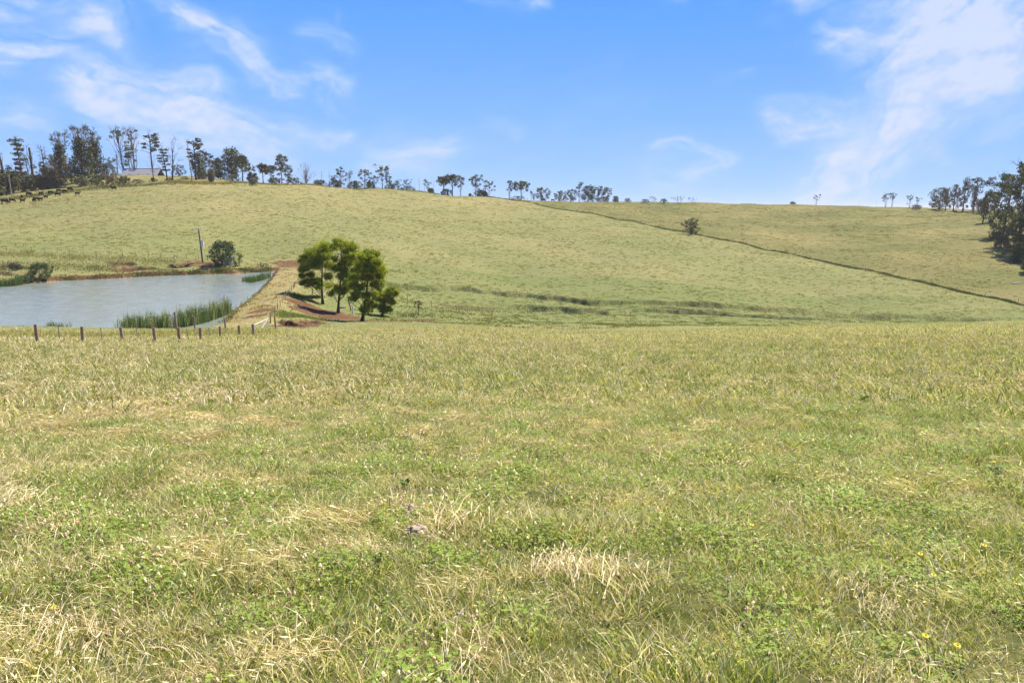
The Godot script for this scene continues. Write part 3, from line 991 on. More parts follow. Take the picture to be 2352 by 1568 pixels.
func clover(n: int, reach: float, flowers: int) -> ArrayMesh:
	var s := Shape.new()
	for k in n:
		var a := rng.randf() * TAU
		var p := Vector3(cos(a), 0, sin(a)) * reach * sqrt(rng.randf()) + Vector3(0, rng.randf_range(0.03, 0.11), 0)
		var col: Color = Color(0.13, 0.2, 0.03).lerp(Color(0.21, 0.27, 0.055), rng.randf())
		var tilt := Basis(any(rng), rng.randf_range(0, 0.5))
		for j in 3:
			var b := a + j * TAU / 3
			var d: Vector3 = tilt * Vector3(cos(b), 0.1, sin(b)) * rng.randf_range(0.011, 0.018)
			var w: Vector3 = tilt * Vector3(-sin(b), 0, cos(b)) * 0.008
			s.quad(p, p + d * 0.6 + w, p + d, p + d * 0.6 - w, col)
	for k in flowers:
		var a := rng.randf() * TAU
		var p := Vector3(cos(a), 0, sin(a)) * reach * sqrt(rng.randf()) + Vector3(0, rng.randf_range(0.08, 0.17), 0)
		var col: Color = Color(0.9, 0.78, 0.62).lerp(Color(0.62, 0.42, 0.28), pow(rng.randf(), 2.0))
		for j in 4:
			seed_head(s, p - Vector3(0, 0.006, 0), (Vector3.UP * 0.6 + any(rng)).normalized(), 0.013, 0.005, col)
		seed_head(s, p, Vector3.UP, 0.014, 0.008, col)
		s.tri(p, Vector3(p.x - 0.001, 0, p.z), Vector3(p.x + 0.001, 0, p.z + 0.004), Color(0.14, 0.2, 0.06))
	return s.mesh()

func scatter(called: String, label: String, mesh: Mesh, r0: float, r1: float, per_m2: float, big: Vector2, seed_: int, mode: String) -> void:
	var r := RandomNumberGenerator.new()
	r.seed = seed_
	var wide := minf(PI, 0.7 + 6.0 / r0)   # all round the camera near by, a little past the frame far off
	var n := int((r1 * r1 - r0 * r0) * wide * per_m2)
	var tf: Array[Transform3D] = []
	var tint := PackedColorArray()
	for k in n:
		var d := sqrt(lerpf(r0 * r0, r1 * r1, r.randf()))
		var a := r.randf_range(-wide, wide)
		if absf(a) > 0.7 + 6.0 / d:
			continue
		var x := d * sin(a)
		var z := d * cos(a)
		var c := fine.get_noise_2d(x * 2.0 + 50, z * 2.0)          # half-metre to metre patches
		var e := patch.get_noise_2d(x * 4.0, z * 4.0)              # several metres
		var gg := fine.get_noise_2d(x * 0.22 + 900, z * 0.22)
		var dry := clampf(0.5 + c * 0.7 + e * 0.28 + gg * 0.2, 0, 1)
		var chance := 1.0
		var size := 1.0
		match mode:
			"green": chance = 1.0 - dry * 0.6
			"dry": chance = 0.35 + dry * 0.65
			"stalk": chance = 0.3 + 0.45 * smoothstep(0.35, 0.85, dry)
			"clover": chance = smoothstep(0.62, 0.3, dry + 0.25 * fine.get_noise_2d(x * 0.5, z * 0.5 + 77))
			"lodged": chance = 0.7 * smoothstep(0.42, 0.85, dry)
			"hill":
				chance = 0.55 + 0.6 * e
		if d < 45.0 and mode != "clover" and mode != "thatch":
			chance *= lerpf(0.32, 1.0, smoothstep(-0.3, -0.08, fine.get_noise_2d(x * 2.3 - 400, z * 2.3)))   # pockets where the turf is thin
		if r.randf() > chance:
			continue
		var g := ground_full(x, z)
		if g.y > 0.3 and r.randf() < g.y * 1.6:
			continue
		if g.x < WATER + 0.12 and pond_box.has_point(Vector2(x, z)):
			continue
		if mode == "dry" and d > 62.0 and r.randf() < smoothstep(62.0, 100.0, d) * 0.85 - e * 0.3:
			continue
		if d > 60.0 and mode == "dry":
			size *= lerpf(1.0, 0.6, smoothstep(60.0, 95.0, d))
		if mode != "hill":
			size *= 0.72 + 0.5 * smoothstep(-0.32, 0.36, fine.get_noise_2d(x * 1.7 + 31, z * 1.7)) + 0.25 * gg
		size *= r.randf_range(big.x, big.y)
		var b := Basis(Vector3.UP, r.randf_range(-0.9, 0.9) + gg * 3.0 if mode == "stalk" or mode == "lodged" else r.randf() * TAU).scaled(Vector3(size, size * r.randf_range(0.75, 1.15), size))
		tf.append(Transform3D(b, Vector3(x, g.x - 0.01, -z)))
		var t := r.randf_range(0.82, 1.12)
		if mode == "hill":
			var q := turf(x, z, g.x - EYE.y, 0.0)
			tint.push_back(Color(q.r * t * 3.3, q.g * t * 3.2, q.b * t * 3.8))
		else:
			var v := Color(1.0, 1.04, 0.9).lerp(Color(1.08, 1.0, 0.98), dry)
			t *= lerpf(1.2, 1.08, smoothstep(6.0, 22.0, d))
			v = v.lerp(Color(1.12, 1.02, 0.98), 0.3 * smoothstep(20.0, 50.0, d))
			v = v.lerp(Color(0.86, 0.95, 0.8), smoothstep(62.0, 92.0, d))
			tint.push_back(Color(v.r * t, v.g * t, v.b * t))
	var mm := MultiMesh.new()
	mm.transform_format = MultiMesh.TRANSFORM_3D
	mm.use_colors = true
	mm.mesh = mesh
	mm.instance_count = tf.size()
	for k in tf.size():
		mm.set_instance_transform(k, tf[k])
		mm.set_instance_color(k, tint[k])
	var o := MultiMeshInstance3D.new()
	o.name = numbered(called)
	o.multimesh = mm
	o.material_override = mat("blade", 0.65, Color(0.8, 0.85, 0.5))
	add_child(o)
	tag(o, label, "grass", "", "stuff")

func build_grass() -> void:
	rng.seed = 77
	for k in 3:
		scatter("short_grass", "short green grass blades growing thickly across the near meadow", clump(96, 0.17, 0.03, 0.115, 0.0025, 0.45, 0.03, 1.0), 0.7, 15.0, 13.0, Vector2(0.8, 1.3), 201 + k, "green")
		scatter("dry_grass", "dried straw coloured grass matted across the near meadow", clump(96, 0.19, 0.03, 0.105, 0.0024, 0.82, 0.08, 1.5), 0.7, 15.0, 11.0, Vector2(0.8, 1.3), 211 + k, "dry")
		scatter("bent_straw", "long pale dry stems bent over the near meadow", stalks(13, 0.22, 0.22, 0.0012), 0.7, 16.0, 5.5, Vector2(0.65, 1.15), 221 + k, "stalk")
	for k in 2:
		scatter("thatch", "low matted thatch of old and young grass under the near meadow", clump(95, 0.24, 0.015, 0.06, 0.0034, 0.5, 0.0, 1.6), 0.6, 22.0, 19.0, Vector2(0.8, 1.2), 296 + k, "thatch")
	for k in 2:
		scatter("lodged_straw", "mats of pale straw lying flat over the near meadow", lodged(34, 0.18, 0.19, 0.0014), 0.7, 20.0, 10.0, Vector2(0.7, 1.3), 291 + k, "lodged")
	for k in 2:
		scatter("clover", "bright green clover leaves with pale flower heads in the near meadow", clover(46, 0.2, 4), 0.7, 15.0, 11.0, Vector2(0.8, 1.2), 231 + k, "clover")
		scatter("meadow_grass", "green and straw grass of the middle of the meadow", clump(50, 0.34, 0.05, 0.18, 0.0065, 0.7, 0.14, 1.1), 13.5, 42.0, 6.5, Vector2(0.75, 1.3), 241 + k, "dry")
		scatter("meadow_tufts", "greener tufts through the middle of the meadow", clump(48, 0.34, 0.05, 0.16, 0.0065, 0.35, 0.06, 0.9), 13.5, 42.0, 3.4, Vector2(0.75, 1.3), 251 + k, "green")
		scatter("ripe_grass", "ripe seeding grass towards the far edge of the meadow", clump(40, 0.6, 0.07, 0.18, 0.011, 0.75, 0.12, 0.9), 40.0, 100.0, 2.2, Vector2(0.7, 1.25), 261 + k, "dry")
	scatter("far_lodged_straw", "mats of pale straw lying over through the middle of the meadow", lodged(26, 0.36, 0.32, 0.0036), 18.0, 62.0, 2.2, Vector2(0.7, 1.2), 295, "lodged")
	scatter("far_bent_straw", "pale bent seed stems through the middle of the meadow", stalks(9, 0.3, 0.36, 0.0036), 14.0, 40.0, 2.6, Vector2(0.7, 1.25), 271, "stalk")
	scatter("hill_grass", "short pasture grass tufts over the valley and the far hill", clump(22, 0.6, 0.04, 0.13, 0.04, 0.5, 0.0, 1.0), 98.0, 330.0, 0.9, Vector2(0.6, 1.5), 281, "hill")
	scatter("ridge_grass", "short pasture grass tufts near the top of the far hill", clump(18, 0.9, 0.05, 0.15, 0.07, 0.5, 0.0, 1.0), 328.0, 540.0, 0.35, Vector2(0.6, 1.5), 282, "hill")

func strip(called: String, label: String, line: Array, n: int, spread: float, high: float, tones: Array, seed_: int, wide := 0.05, category := "grass", kind := "stuff", flop := 0.35, pale := 0.0) -> void:
	# rank grass, rushes or reeds standing along a line on the ground
	rng.seed = seed_
	var s := Shape.new()
	var ps: Array[Vector3] = []
	for p in line:
		ps.append(spot(p[0], p[1]) if p[1] > 0 else stand(p[0], -p[1]))
	var o := ps[0]
	for k in n:
		var f := rng.randf() * (ps.size() - 1)
		var j := mini(int(f), ps.size() - 2)
		var p := ps[j].lerp(ps[j + 1], f - j)
		var dense := fine.get_noise_2d(p.x * 0.5 + seed_, p.z * 0.5)
		if rng.randf() > 0.75 + dense * 0.9:
			continue
		p += Vector3(rng.randfn() * spread, 0, rng.randfn() * spread)
		p.y = maxf(ground(p.x, -p.z), WATER if pond_box.has_point(Vector2(p.x, -p.z)) else -99.0) - 0.05
		var h := high * rng.randf_range(0.5, 1.1) * (0.9 + dense * 0.5)
		var lean := Vector3(rng.randf_range(-1, 1), 0, rng.randf_range(-1, 1)) * h * flop
		var col := pick(tones)
		blade(s, p - o, p - o + lean + Vector3(0, h, 0), wide * rng.randf_range(0.6, 1.3), col, 0.1)
		if rng.randf() < pale:
			seed_head(s, p - o + lean + Vector3(0, h, 0), Vector3(0.2, 1, 0).normalized(), 0.25, wide * 2.0, pick(PALE))
	var m := part(called, s.mesh(), mat("blade", 0.65, Color(0.8, 0.85, 0.5)), self, o)
	tag(m, label, category, "", kind)


# ---------------------------------------------------------------- fences, poles, sheds
func timber(key: String, col: Color) -> StandardMaterial3D:
	if not mats.has(key):
		var m := StandardMaterial3D.new()
		m.albedo_color = col.linear_to_srgb()
		m.albedo_texture = bark_picture()
		m.uv1_triplanar = true
		m.uv1_scale = Vector3(4, 0.8, 4)
		m.roughness = 0.92
		mats[key] = m
	return mats[key]

func metal(key: String, col: Color, rough_ := 0.5, shine := 0.0) -> StandardMaterial3D:
	if not mats.has(key):
		var m := StandardMaterial3D.new()
		m.albedo_color = col.linear_to_srgb()
		m.roughness = rough_
		m.metallic = shine
		mats[key] = m
	return mats[key]

func post_mesh(p: Vector3, tip: Vector3, thick: float) -> ArrayMesh:
	var s := Shape.new()
	var up := tip - p
	s.tube(PackedVector3Array([Vector3(0, -0.35, 0), up * 0.4, up * 0.97, up]), PackedFloat32Array([thick, thick * 0.97, thick * 0.93, thick * 0.8]), 8)
	return s.mesh()

func fence(label: String, posts: Array, thick: float, wires: Array, high := 1.1, group := "", wood := "weathered") -> Node3D:
	# posts: [x, foot y, top y, top x]; a top y of 0 gives it the usual height
	var at_: Array[Vector3] = []
	var tips: Array[Vector3] = []
	for p in posts:
		var q := spot(p[0], p[1]) if p[1] > 0 else stand(p[0], -p[1])
		at_.append(q)
		if p.size() > 2 and p[2] > 0:
			tips.append(at(p[3] if p.size() > 3 else p[0], p[2], -q.z))
		else:
			tips.append(q + Vector3(rng.randf_range(-0.06, 0.06), high * rng.randf_range(0.9, 1.08), rng.randf_range(-0.06, 0.06)))
	var o := thing("fence", at_[0], label, "fence", group)
	for k in at_.size():
		var t: float = thick * (posts[k][4] if posts[k].size() > 4 else 1.0) * rng.randf_range(0.88, 1.12)
		part("post", post_mesh(at_[k], tips[k], t), timber(wood, Color(0.36, 0.25, 0.19)) if t > 0.035 else timber("silvered", Color(0.34, 0.3, 0.26)), o, at_[k] - at_[0])
	for w in wires:
		var s := Shape.new()
		var pts := PackedVector3Array()
		var rad := PackedFloat32Array()
		for k in at_.size():
			pts.push_back(at_[k].lerp(tips[k], w) - at_[0] + Vector3(0, 0, thick))
			rad.push_back(0.004)
			if k < at_.size() - 1:
				pts.push_back(at_[k].lerp(tips[k], w).lerp(at_[k + 1].lerp(tips[k + 1], w), 0.5) - at_[0] + Vector3(0, -0.02, thick))
				rad.push_back(0.004)
		s.tube(pts, rad, 4)
		part("wire", s.mesh(), metal("wire", Color(0.3, 0.29, 0.28), 0.5, 0.5), o)
	return o

func bar(s: Shape, a: Vector3, b: Vector3, r: float, sides := 8) -> void:
	s.tube(PackedVector3Array([a, b]), PackedFloat32Array([r, r]), sides)

func solid(called: String, parent: Node, m: Material, a: Vector3, b: Vector3, r: float, sides := 8) -> void:
	var s := Shape.new()
	bar(s, a, b, r, sides)
	part(called, s.mesh(), m, parent)

func boxed(called: String, parent: Node, m: Material, c: Vector3, size: Vector3, turn := Basis.IDENTITY) -> MeshInstance3D:
	var s := Shape.new()
	s.box(c, size, Color.WHITE, turn)
	return part(called, s.mesh(), m, parent)

func pole(label: String, xb: float, yb: float, xt: float, yt: float, wood: String, full: bool) -> void:
	var p := spot(xb, yb)
	var tip := at(xt, yt, -p.z) - p
	var o := thing("power_pole", p, label, "power pole")
	var s := Shape.new()
	s.tube(PackedVector3Array([Vector3(0, -0.5, 0), tip * 0.5, tip]), PackedFloat32Array([0.2, 0.17, 0.13]), 8)
	part("pole", s.mesh(), timber(wood, {"pole_wood": Color(0.2, 0.13, 0.1), "pole_pale": Color(0.36, 0.33, 0.32)}[wood]), o)
	var grey := metal("galvanised", Color(0.6, 0.62, 0.64), 0.45, 0.2)
	if full:
		boxed("crossarm", o, grey, tip + Vector3(-0.2, -0.12, 0.16), Vector3(1.9, 0.14, 0.11), Basis(Vector3.UP, 0.25))
		for k in 3:
			var q := tip + Basis(Vector3.UP, 0.25) * Vector3(-1.05 + k * 0.85, 0, 0) + Vector3(0, -0.12, 0.16)
			var i := Shape.new()
			i.tube(PackedVector3Array([q + Vector3(0, 0.02, 0), q + Vector3(0, 0.12, 0), q + Vector3(0, 0.2, 0), q + Vector3(0, 0.27, 0)]), PackedFloat32Array([0.03, 0.08, 0.05, 0.06]), 8)
			part("insulator", i.mesh(), metal("porcelain", Color(0.62, 0.63, 0.62), 0.25), o)
		var mid := tip * 0.74
		boxed("fuse_bracket", o, grey, mid + Vector3(0.34, 0.06, 0.05), Vector3(0.9, 0.09, 0.09))
		for k in 2:
			solid("fuse", o, metal("porcelain", Color(0.62, 0.63, 0.62), 0.25), mid + Vector3(0.5 + k * 0.28, 0.08, 0.1), mid + Vector3(0.6 + k * 0.28, 0.4, 0.14), 0.05)
		var low := tip * 0.51 + Vector3(0.42, -0.28, 0.06)
		var tank := Shape.new()
		tank.tube(PackedVector3Array([low, low + Vector3(0, 0.06, 0), low + Vector3(0, 0.95, 0), low + Vector3(0, 1.04, 0)]), PackedFloat32Array([0.29, 0.33, 0.33, 0.24]), 14)
		var tm := part("transformer", tank.mesh(), metal("transformer_paint", Color(0.62, 0.6, 0.62), 0.5), o)
		for k in 2:
			var b := Shape.new()
			var q := low + Vector3(-0.1 + 0.2 * k, 1.0, 0.05)
			b.tube(PackedVector3Array([q, q + Vector3(0, 0.1, 0), q + Vector3(0, 0.26, 0)]), PackedFloat32Array([0.06, 0.085, 0.03]), 8)
			part("bushing", b.mesh(), metal("brown_glaze", Color(0.1, 0.05, 0.04), 0.3), tm)
		boxed("bracket", o, grey, tip * 0.51 + Vector3(0.14, 0.1, 0.03), Vector3(0.3, 0.1, 0.12))
	else:
		boxed("cap", o, grey, tip + Vector3(0, 0.03, 0), Vector3(0.22, 0.06, 0.22))
		solid("insulator", o, grey, tip * 0.93 + Vector3(0.1, 0, 0.1), tip * 0.93 + Vector3(0.32, 0.16, 0.1), 0.05)

func reed_bed(called: String, label: String, edge: Array, n: int, high: Vector2, depth: float, seed_: int, pale := 0.25) -> void:
	rng.seed = seed_
	var s := Shape.new()
	var ps: Array[Vector3] = []
	for e in edge:
		var r := ray(e[0], e[1])
		var d := (WATER - EYE.y) / r.y
		ps.append(Vector3(r.x * d, WATER, -d))
	var o := ps[0]
	for k in n:
		var f := rng.randf()
		var g := f * (ps.size() - 1)
		var j := mini(int(g), ps.size() - 2)
		var p := ps[j].lerp(ps[j + 1], g - j)
		var t := rng.randf()
		p += Vector3(rng.randf_range(-0.5, 0.5), 0, -depth * t * (0.7 + 0.6 * fine.get_noise_1d(p.x * 1.4)))
		var thin := fine.get_noise_2d(p.x * 1.1 + seed_, p.z * 1.1)
		if rng.randf() > 0.62 + thin * 1.5:
			continue
		p.y = maxf(WATER - 0.1, ground(p.x, -p.z)) - 0.02
		var h := lerpf(high.x, high.y, f) * rng.randf_range(0.6, 1.1) * (0.9 + thin * 0.75)
		var lean := Vector3(rng.randf_range(-1, 1) + 0.2, 0, rng.randf_range(-1, 1)) * h * 0.13
		var straw := rng.randf() < pale
		var col := pick([Color(0.42, 0.37, 0.24), Color(0.5, 0.45, 0.32), Color(0.3, 0.25, 0.15)]) if straw else pick([Color(0.09, 0.15, 0.04), Color(0.12, 0.19, 0.05), Color(0.07, 0.115, 0.04)])
		for q in 2:
			blade(s, p - o, p - o + lean * rng.randf_range(0.4, 2.2) + Vector3(0, h * rng.randf_range(0.8, 1.0), 0), 0.019, col, 0.08)
		if straw and rng.randf() < 0.5:
			seed_head(s, p - o + lean + Vector3(0, h * 0.9, 0), Vector3(0.1, 1, 0).normalized(), 0.22, 0.035, pick([Color(0.62, 0.58, 0.46), Color(0.7, 0.67, 0.56)]))
	var m := part(called, s.mesh(), mat("blade", 0.65, Color(0.8, 0.85, 0.5)), self, o)
	tag(m, label, "reeds", "", "stuff")


# ---------------------------------------------------------------- cattle
func body_mesh(bones: Array, lo: Vector3, hi: Vector3, cell: float) -> ArrayMesh:
	# one skin round tapered limbs: their distances joined smoothly, then meshed with one vertex in each cell the surface crosses
	var nx := int((hi.x - lo.x) / cell) + 1
	var ny := int((hi.y - lo.y) / cell) + 1
	var nz := int((hi.z - lo.z) / cell) + 1
	var f := PackedFloat32Array()
	f.resize(nx * ny * nz)
	for z in nz:
		for y in ny:
			for x in nx:
				var p := lo + Vector3(x, y, z) * cell
				var sum := 0.0
				for b in bones:
					var e: Vector3 = b[1] - b[0]
					var t := clampf((p - b[0]).dot(e) / e.length_squared(), 0, 1)
					var q: Vector3 = p - b[0] - e * t
					q.z *= b[4] if b.size() > 4 else 1.0
					sum += exp(-(q.length() - lerpf(b[2], b[3], t)) * 26.0)
				f[(z * ny + y) * nx + x] = -log(maxf(sum, 1e-20)) / 26.0
	var s := Shape.new()
	var vert := {}
	for z in nz - 1:
		for y in ny - 1:
			for x in nx - 1:
				var inside := 0
				var at_ := Vector3.ZERO
				var hits := 0
				for e in [[0, 1], [2, 3], [4, 5], [6, 7], [0, 2], [1, 3], [4, 6], [5, 7], [0, 4], [1, 5], [2, 6], [3, 7]]:
					var a: int = e[0]
					var b: int = e[1]
					var va := f[((z + (a >> 2)) * ny + y + ((a >> 1) & 1)) * nx + x + (a & 1)]
					var vb := f[((z + (b >> 2)) * ny + y + ((b >> 1) & 1)) * nx + x + (b & 1)]
					if (va < 0) != (vb < 0):
						var pa := Vector3(a & 1, (a >> 1) & 1, a >> 2)
						var pb := Vector3(b & 1, (b >> 1) & 1, b >> 2)
						at_ += pa.lerp(pb, va / (va - vb))
						hits += 1
				if hits:
					vert[(z * ny + y) * nx + x] = s.v.size()
					s.v.push_back(lo + (Vector3(x, y, z) + at_ / hits) * cell)
					s.c.push_back(Color.WHITE)
	s.n.resize(s.v.size())
	var strides := [1, nx, nx * ny]
	for z in range(1, nz - 1):
		for y in range(1, ny - 1):
			for x in range(1, nx - 1):
				var k := (z * ny + y) * nx + x
				for axis in 3:
					var inside := f[k] < 0
					if inside == (f[k + strides[axis]] < 0):
						continue
					var u: int = strides[(axis + 1) % 3]
					var w: int = strides[(axis + 2) % 3]
					var q := [k, k - u, k - u - w, k - w]
					if not q.all(func(a): return vert.has(a)):
						continue
					var a: int = vert[q[0]]
					var b: int = vert[q[1]]
					var c: int = vert[q[2]]
					var d: int = vert[q[3]]
					var nn := (s.v[c] - s.v[a]).cross(s.v[d] - s.v[b])
					var outward := Vector3.ZERO
					outward[axis] = 1.0 if inside else -1.0
					if nn.dot(outward) < 0:
						nn = -nn
						s.i.append_array(PackedInt32Array([a, b, c, a, c, d]))
					else:
						s.i.append_array(PackedInt32Array([a, c, b, a, d, c]))
					for m in [a, b, c, d]:
						s.n[m] += nn
	for k in s.n.size():
		s.n[k] = s.n[k].normalized() if s.n[k].length_squared() > 0 else Vector3.UP
	return s.mesh()

func cow_body(head_down: bool) -> ArrayMesh:
	var bones := [[Vector3(-0.62, 1.02, 0), Vector3(0.0, 0.93, 0), 0.28, 0.34, 1.05], [Vector3(0.0, 0.93, 0), Vector3(0.6, 0.98, 0), 0.34, 0.29, 1.05], [Vector3(-0.78, 1.14, 0), Vector3(0.7, 1.16, 0), 0.13, 0.12]]
	for s in [-1, 1]:
		bones.append([Vector3(0.6, 0.85, s * 0.17), Vector3(0.62, 0.45, s * 0.17), 0.12, 0.065])
		bones.append([Vector3(0.62, 0.45, s * 0.17), Vector3(0.6 + s * 0.08, 0.03, s * 0.16), 0.06, 0.05])
		bones.append([Vector3(-0.66, 0.95, s * 0.17), Vector3(-0.55, 0.62, s * 0.18), 0.2, 0.1])
		bones.append([Vector3(-0.55, 0.62, s * 0.18), Vector3(-0.72, 0.4, s * 0.17), 0.09, 0.06])
		bones.append([Vector3(-0.72, 0.4, s * 0.17), Vector3(-0.68 - s * 0.1, 0.03, s * 0.17), 0.058, 0.05])
	bones.append([Vector3(-0.86, 1.15, 0), Vector3(-0.93, 0.5, 0), 0.04, 0.035])
	if head_down:
		bones.append([Vector3(0.68, 1.0, 0), Vector3(1.08, 0.55, 0), 0.22, 0.13])
		bones.append([Vector3(1.08, 0.52, 0), Vector3(1.2, 0.16, 0), 0.13, 0.075])
		for s in [-1, 1]:
			bones.append([Vector3(1.03, 0.6, s * 0.1), Vector3(0.98, 0.6, s * 0.25), 0.05, 0.03])
	else:
		bones.append([Vector3(0.66, 1.08, 0), Vector3(1.05, 1.38, 0), 0.22, 0.13])
		bones.append([Vector3(1.05, 1.4, 0), Vector3(1.4, 1.24, 0), 0.13, 0.08])
		for s in [-1, 1]:
			bones.append([Vector3(1.02, 1.46, s * 0.1), Vector3(0.99, 1.44, s * 0.27), 0.05, 0.03])
	return body_mesh(bones, Vector3(-1.15, -0.1, -0.55), Vector3(1.6, 1.75, 0.55), 0.055)


func clod(label: String, x: float, y: float, size: Vector3, col: Color, called: String, category: String) -> void:
	var p := spot(x, y)
	var ball := SphereMesh.new()
	ball.radial_segments = 28; ball.rings = 16
	var a := ball.get_mesh_arrays()
	var v: PackedVector3Array = a[Mesh.ARRAY_VERTEX]
	var s := Shape.new()
	for k in v.size():
		var d := v[k].normalized()
		var lump := 1.0 + 0.5 * fine.get_noise_3d(d.x * 3.0 + x, d.y * 3.0, d.z * 3.0) + 0.25 * fine.get_noise_3d(d.x * 9.0, d.y * 9.0 + x, d.z * 9.0)
		s.v.push_back(d * size * 0.5 * lump)
		s.c.push_back(col * (0.85 + 0.3 * fine.get_noise_3d(d.x * 7.0, d.y * 7.0, d.z * 7.0)))
	s.i = a[Mesh.ARRAY_INDEX]
	var o := part(called, s.mesh(), mat("earth", 0.95), self, p + Vector3(0, size.y * 0.22, 0))
	tag(o, label, category)

func _ready() -> void:
	rng.seed = 4
	rough.seed = 3; rough.frequency = 0.03; rough.fractal_octaves = 3; rough.fractal_gain = 0.35
	patch.seed = 12; patch.frequency = 0.016; patch.fractal_octaves = 4
	fine.seed = 21; fine.frequency = 0.5; fine.fractal_octaves = 3
	streak.seed = 40; streak.frequency = 0.02; streak.fractal_octaves = 3
	# camera
	var cam := Camera3D.new()
	cam.name = "Camera3D"
	cam.fov = 2.0 * rad_to_deg(atan(784.0 / F))
	cam.position = EYE
	cam.rotation.x = -TILT
	cam.near = 0.1
	cam.far = 9000.0
	add_child(cam)
	cam.current = true
	# sky, exposure
	var we := build_sky()
	add_child(we)
	we.environment.tonemap_exposure = 2.7
	we.environment.background_energy_multiplier = 0.415
	# sun: ahead, to the right, high
	var sun := DirectionalLight3D.new()
	sun.name = "Sun"
	sun.light_energy = 1.6
	sun.light_color = Color(1.0, 0.955, 0.88)
	sun.light_angular_distance = 0.5
	sun.shadow_enabled = true
	sun.sky_mode = DirectionalLight3D.SKY_MODE_LIGHT_ONLY
	sun.rotation = Vector3(deg_to_rad(-55.0), deg_to_rad(132.0), 0)   # light travels towards the camera and to the left
	add_child(sun)

	lay_lanes()
	lay_features()
	build_ground()
	build_water()
	build_sheds()
	build_fences()
	build_near_trees()
	build_ridge()
	build_right_wood()
	build_herd()
	build_rank_growth()
	build_meadow_things()
	build_grass()

func build_water() -> void:
	var s := Shape.new()
	var ring := PackedVector2Array()
	var grown := Geometry2D.offset_polygon(pond, 1.2)
	ring = grown[0]
	var t := Geometry2D.triangulate_polygon(ring)
	for p in ring:
		s.v.push_back(Vector3(p.x, WATER, -p.y)); s.n.push_back(Vector3.UP); s.c.push_back(Color.WHITE); s.uv.push_back(p / 24.0)
	for k in range(0, t.size(), 3):
		var a := s.v[t[k]]
		var up := (s.v[t[k + 2]] - a).cross(s.v[t[k + 1]] - a).y > 0
		s.i.append_array(PackedInt32Array([t[k], t[k + 1], t[k + 2]] if up else [t[k], t[k + 2], t[k + 1]]))
	var m := StandardMaterial3D.new()
	m.albedo_color = Color(0.165, 0.19, 0.17).linear_to_srgb()
	m.roughness = 0.22
	m.metallic_specular = 0.55
	m.normal_enabled = true
	m.normal_texture = noise_picture(0.04, 4, null, 1024, true, 3.0)
	m.roughness_texture = noise_picture(0.007, 4, ramp([[0.0, Color(0.45, 0.45, 0.45)], [0.45, Color(0.6, 0.6, 0.6)], [0.6, Color(0.8, 0.8, 0.8)], [1.0, Color(1, 1, 1)]]), 1024)
	m.normal_scale = 0.32
	var o := part("water", s.mesh(), m)
	tag(o, "pale blue water of the farm dam reflecting the sky", "", "", "structure")

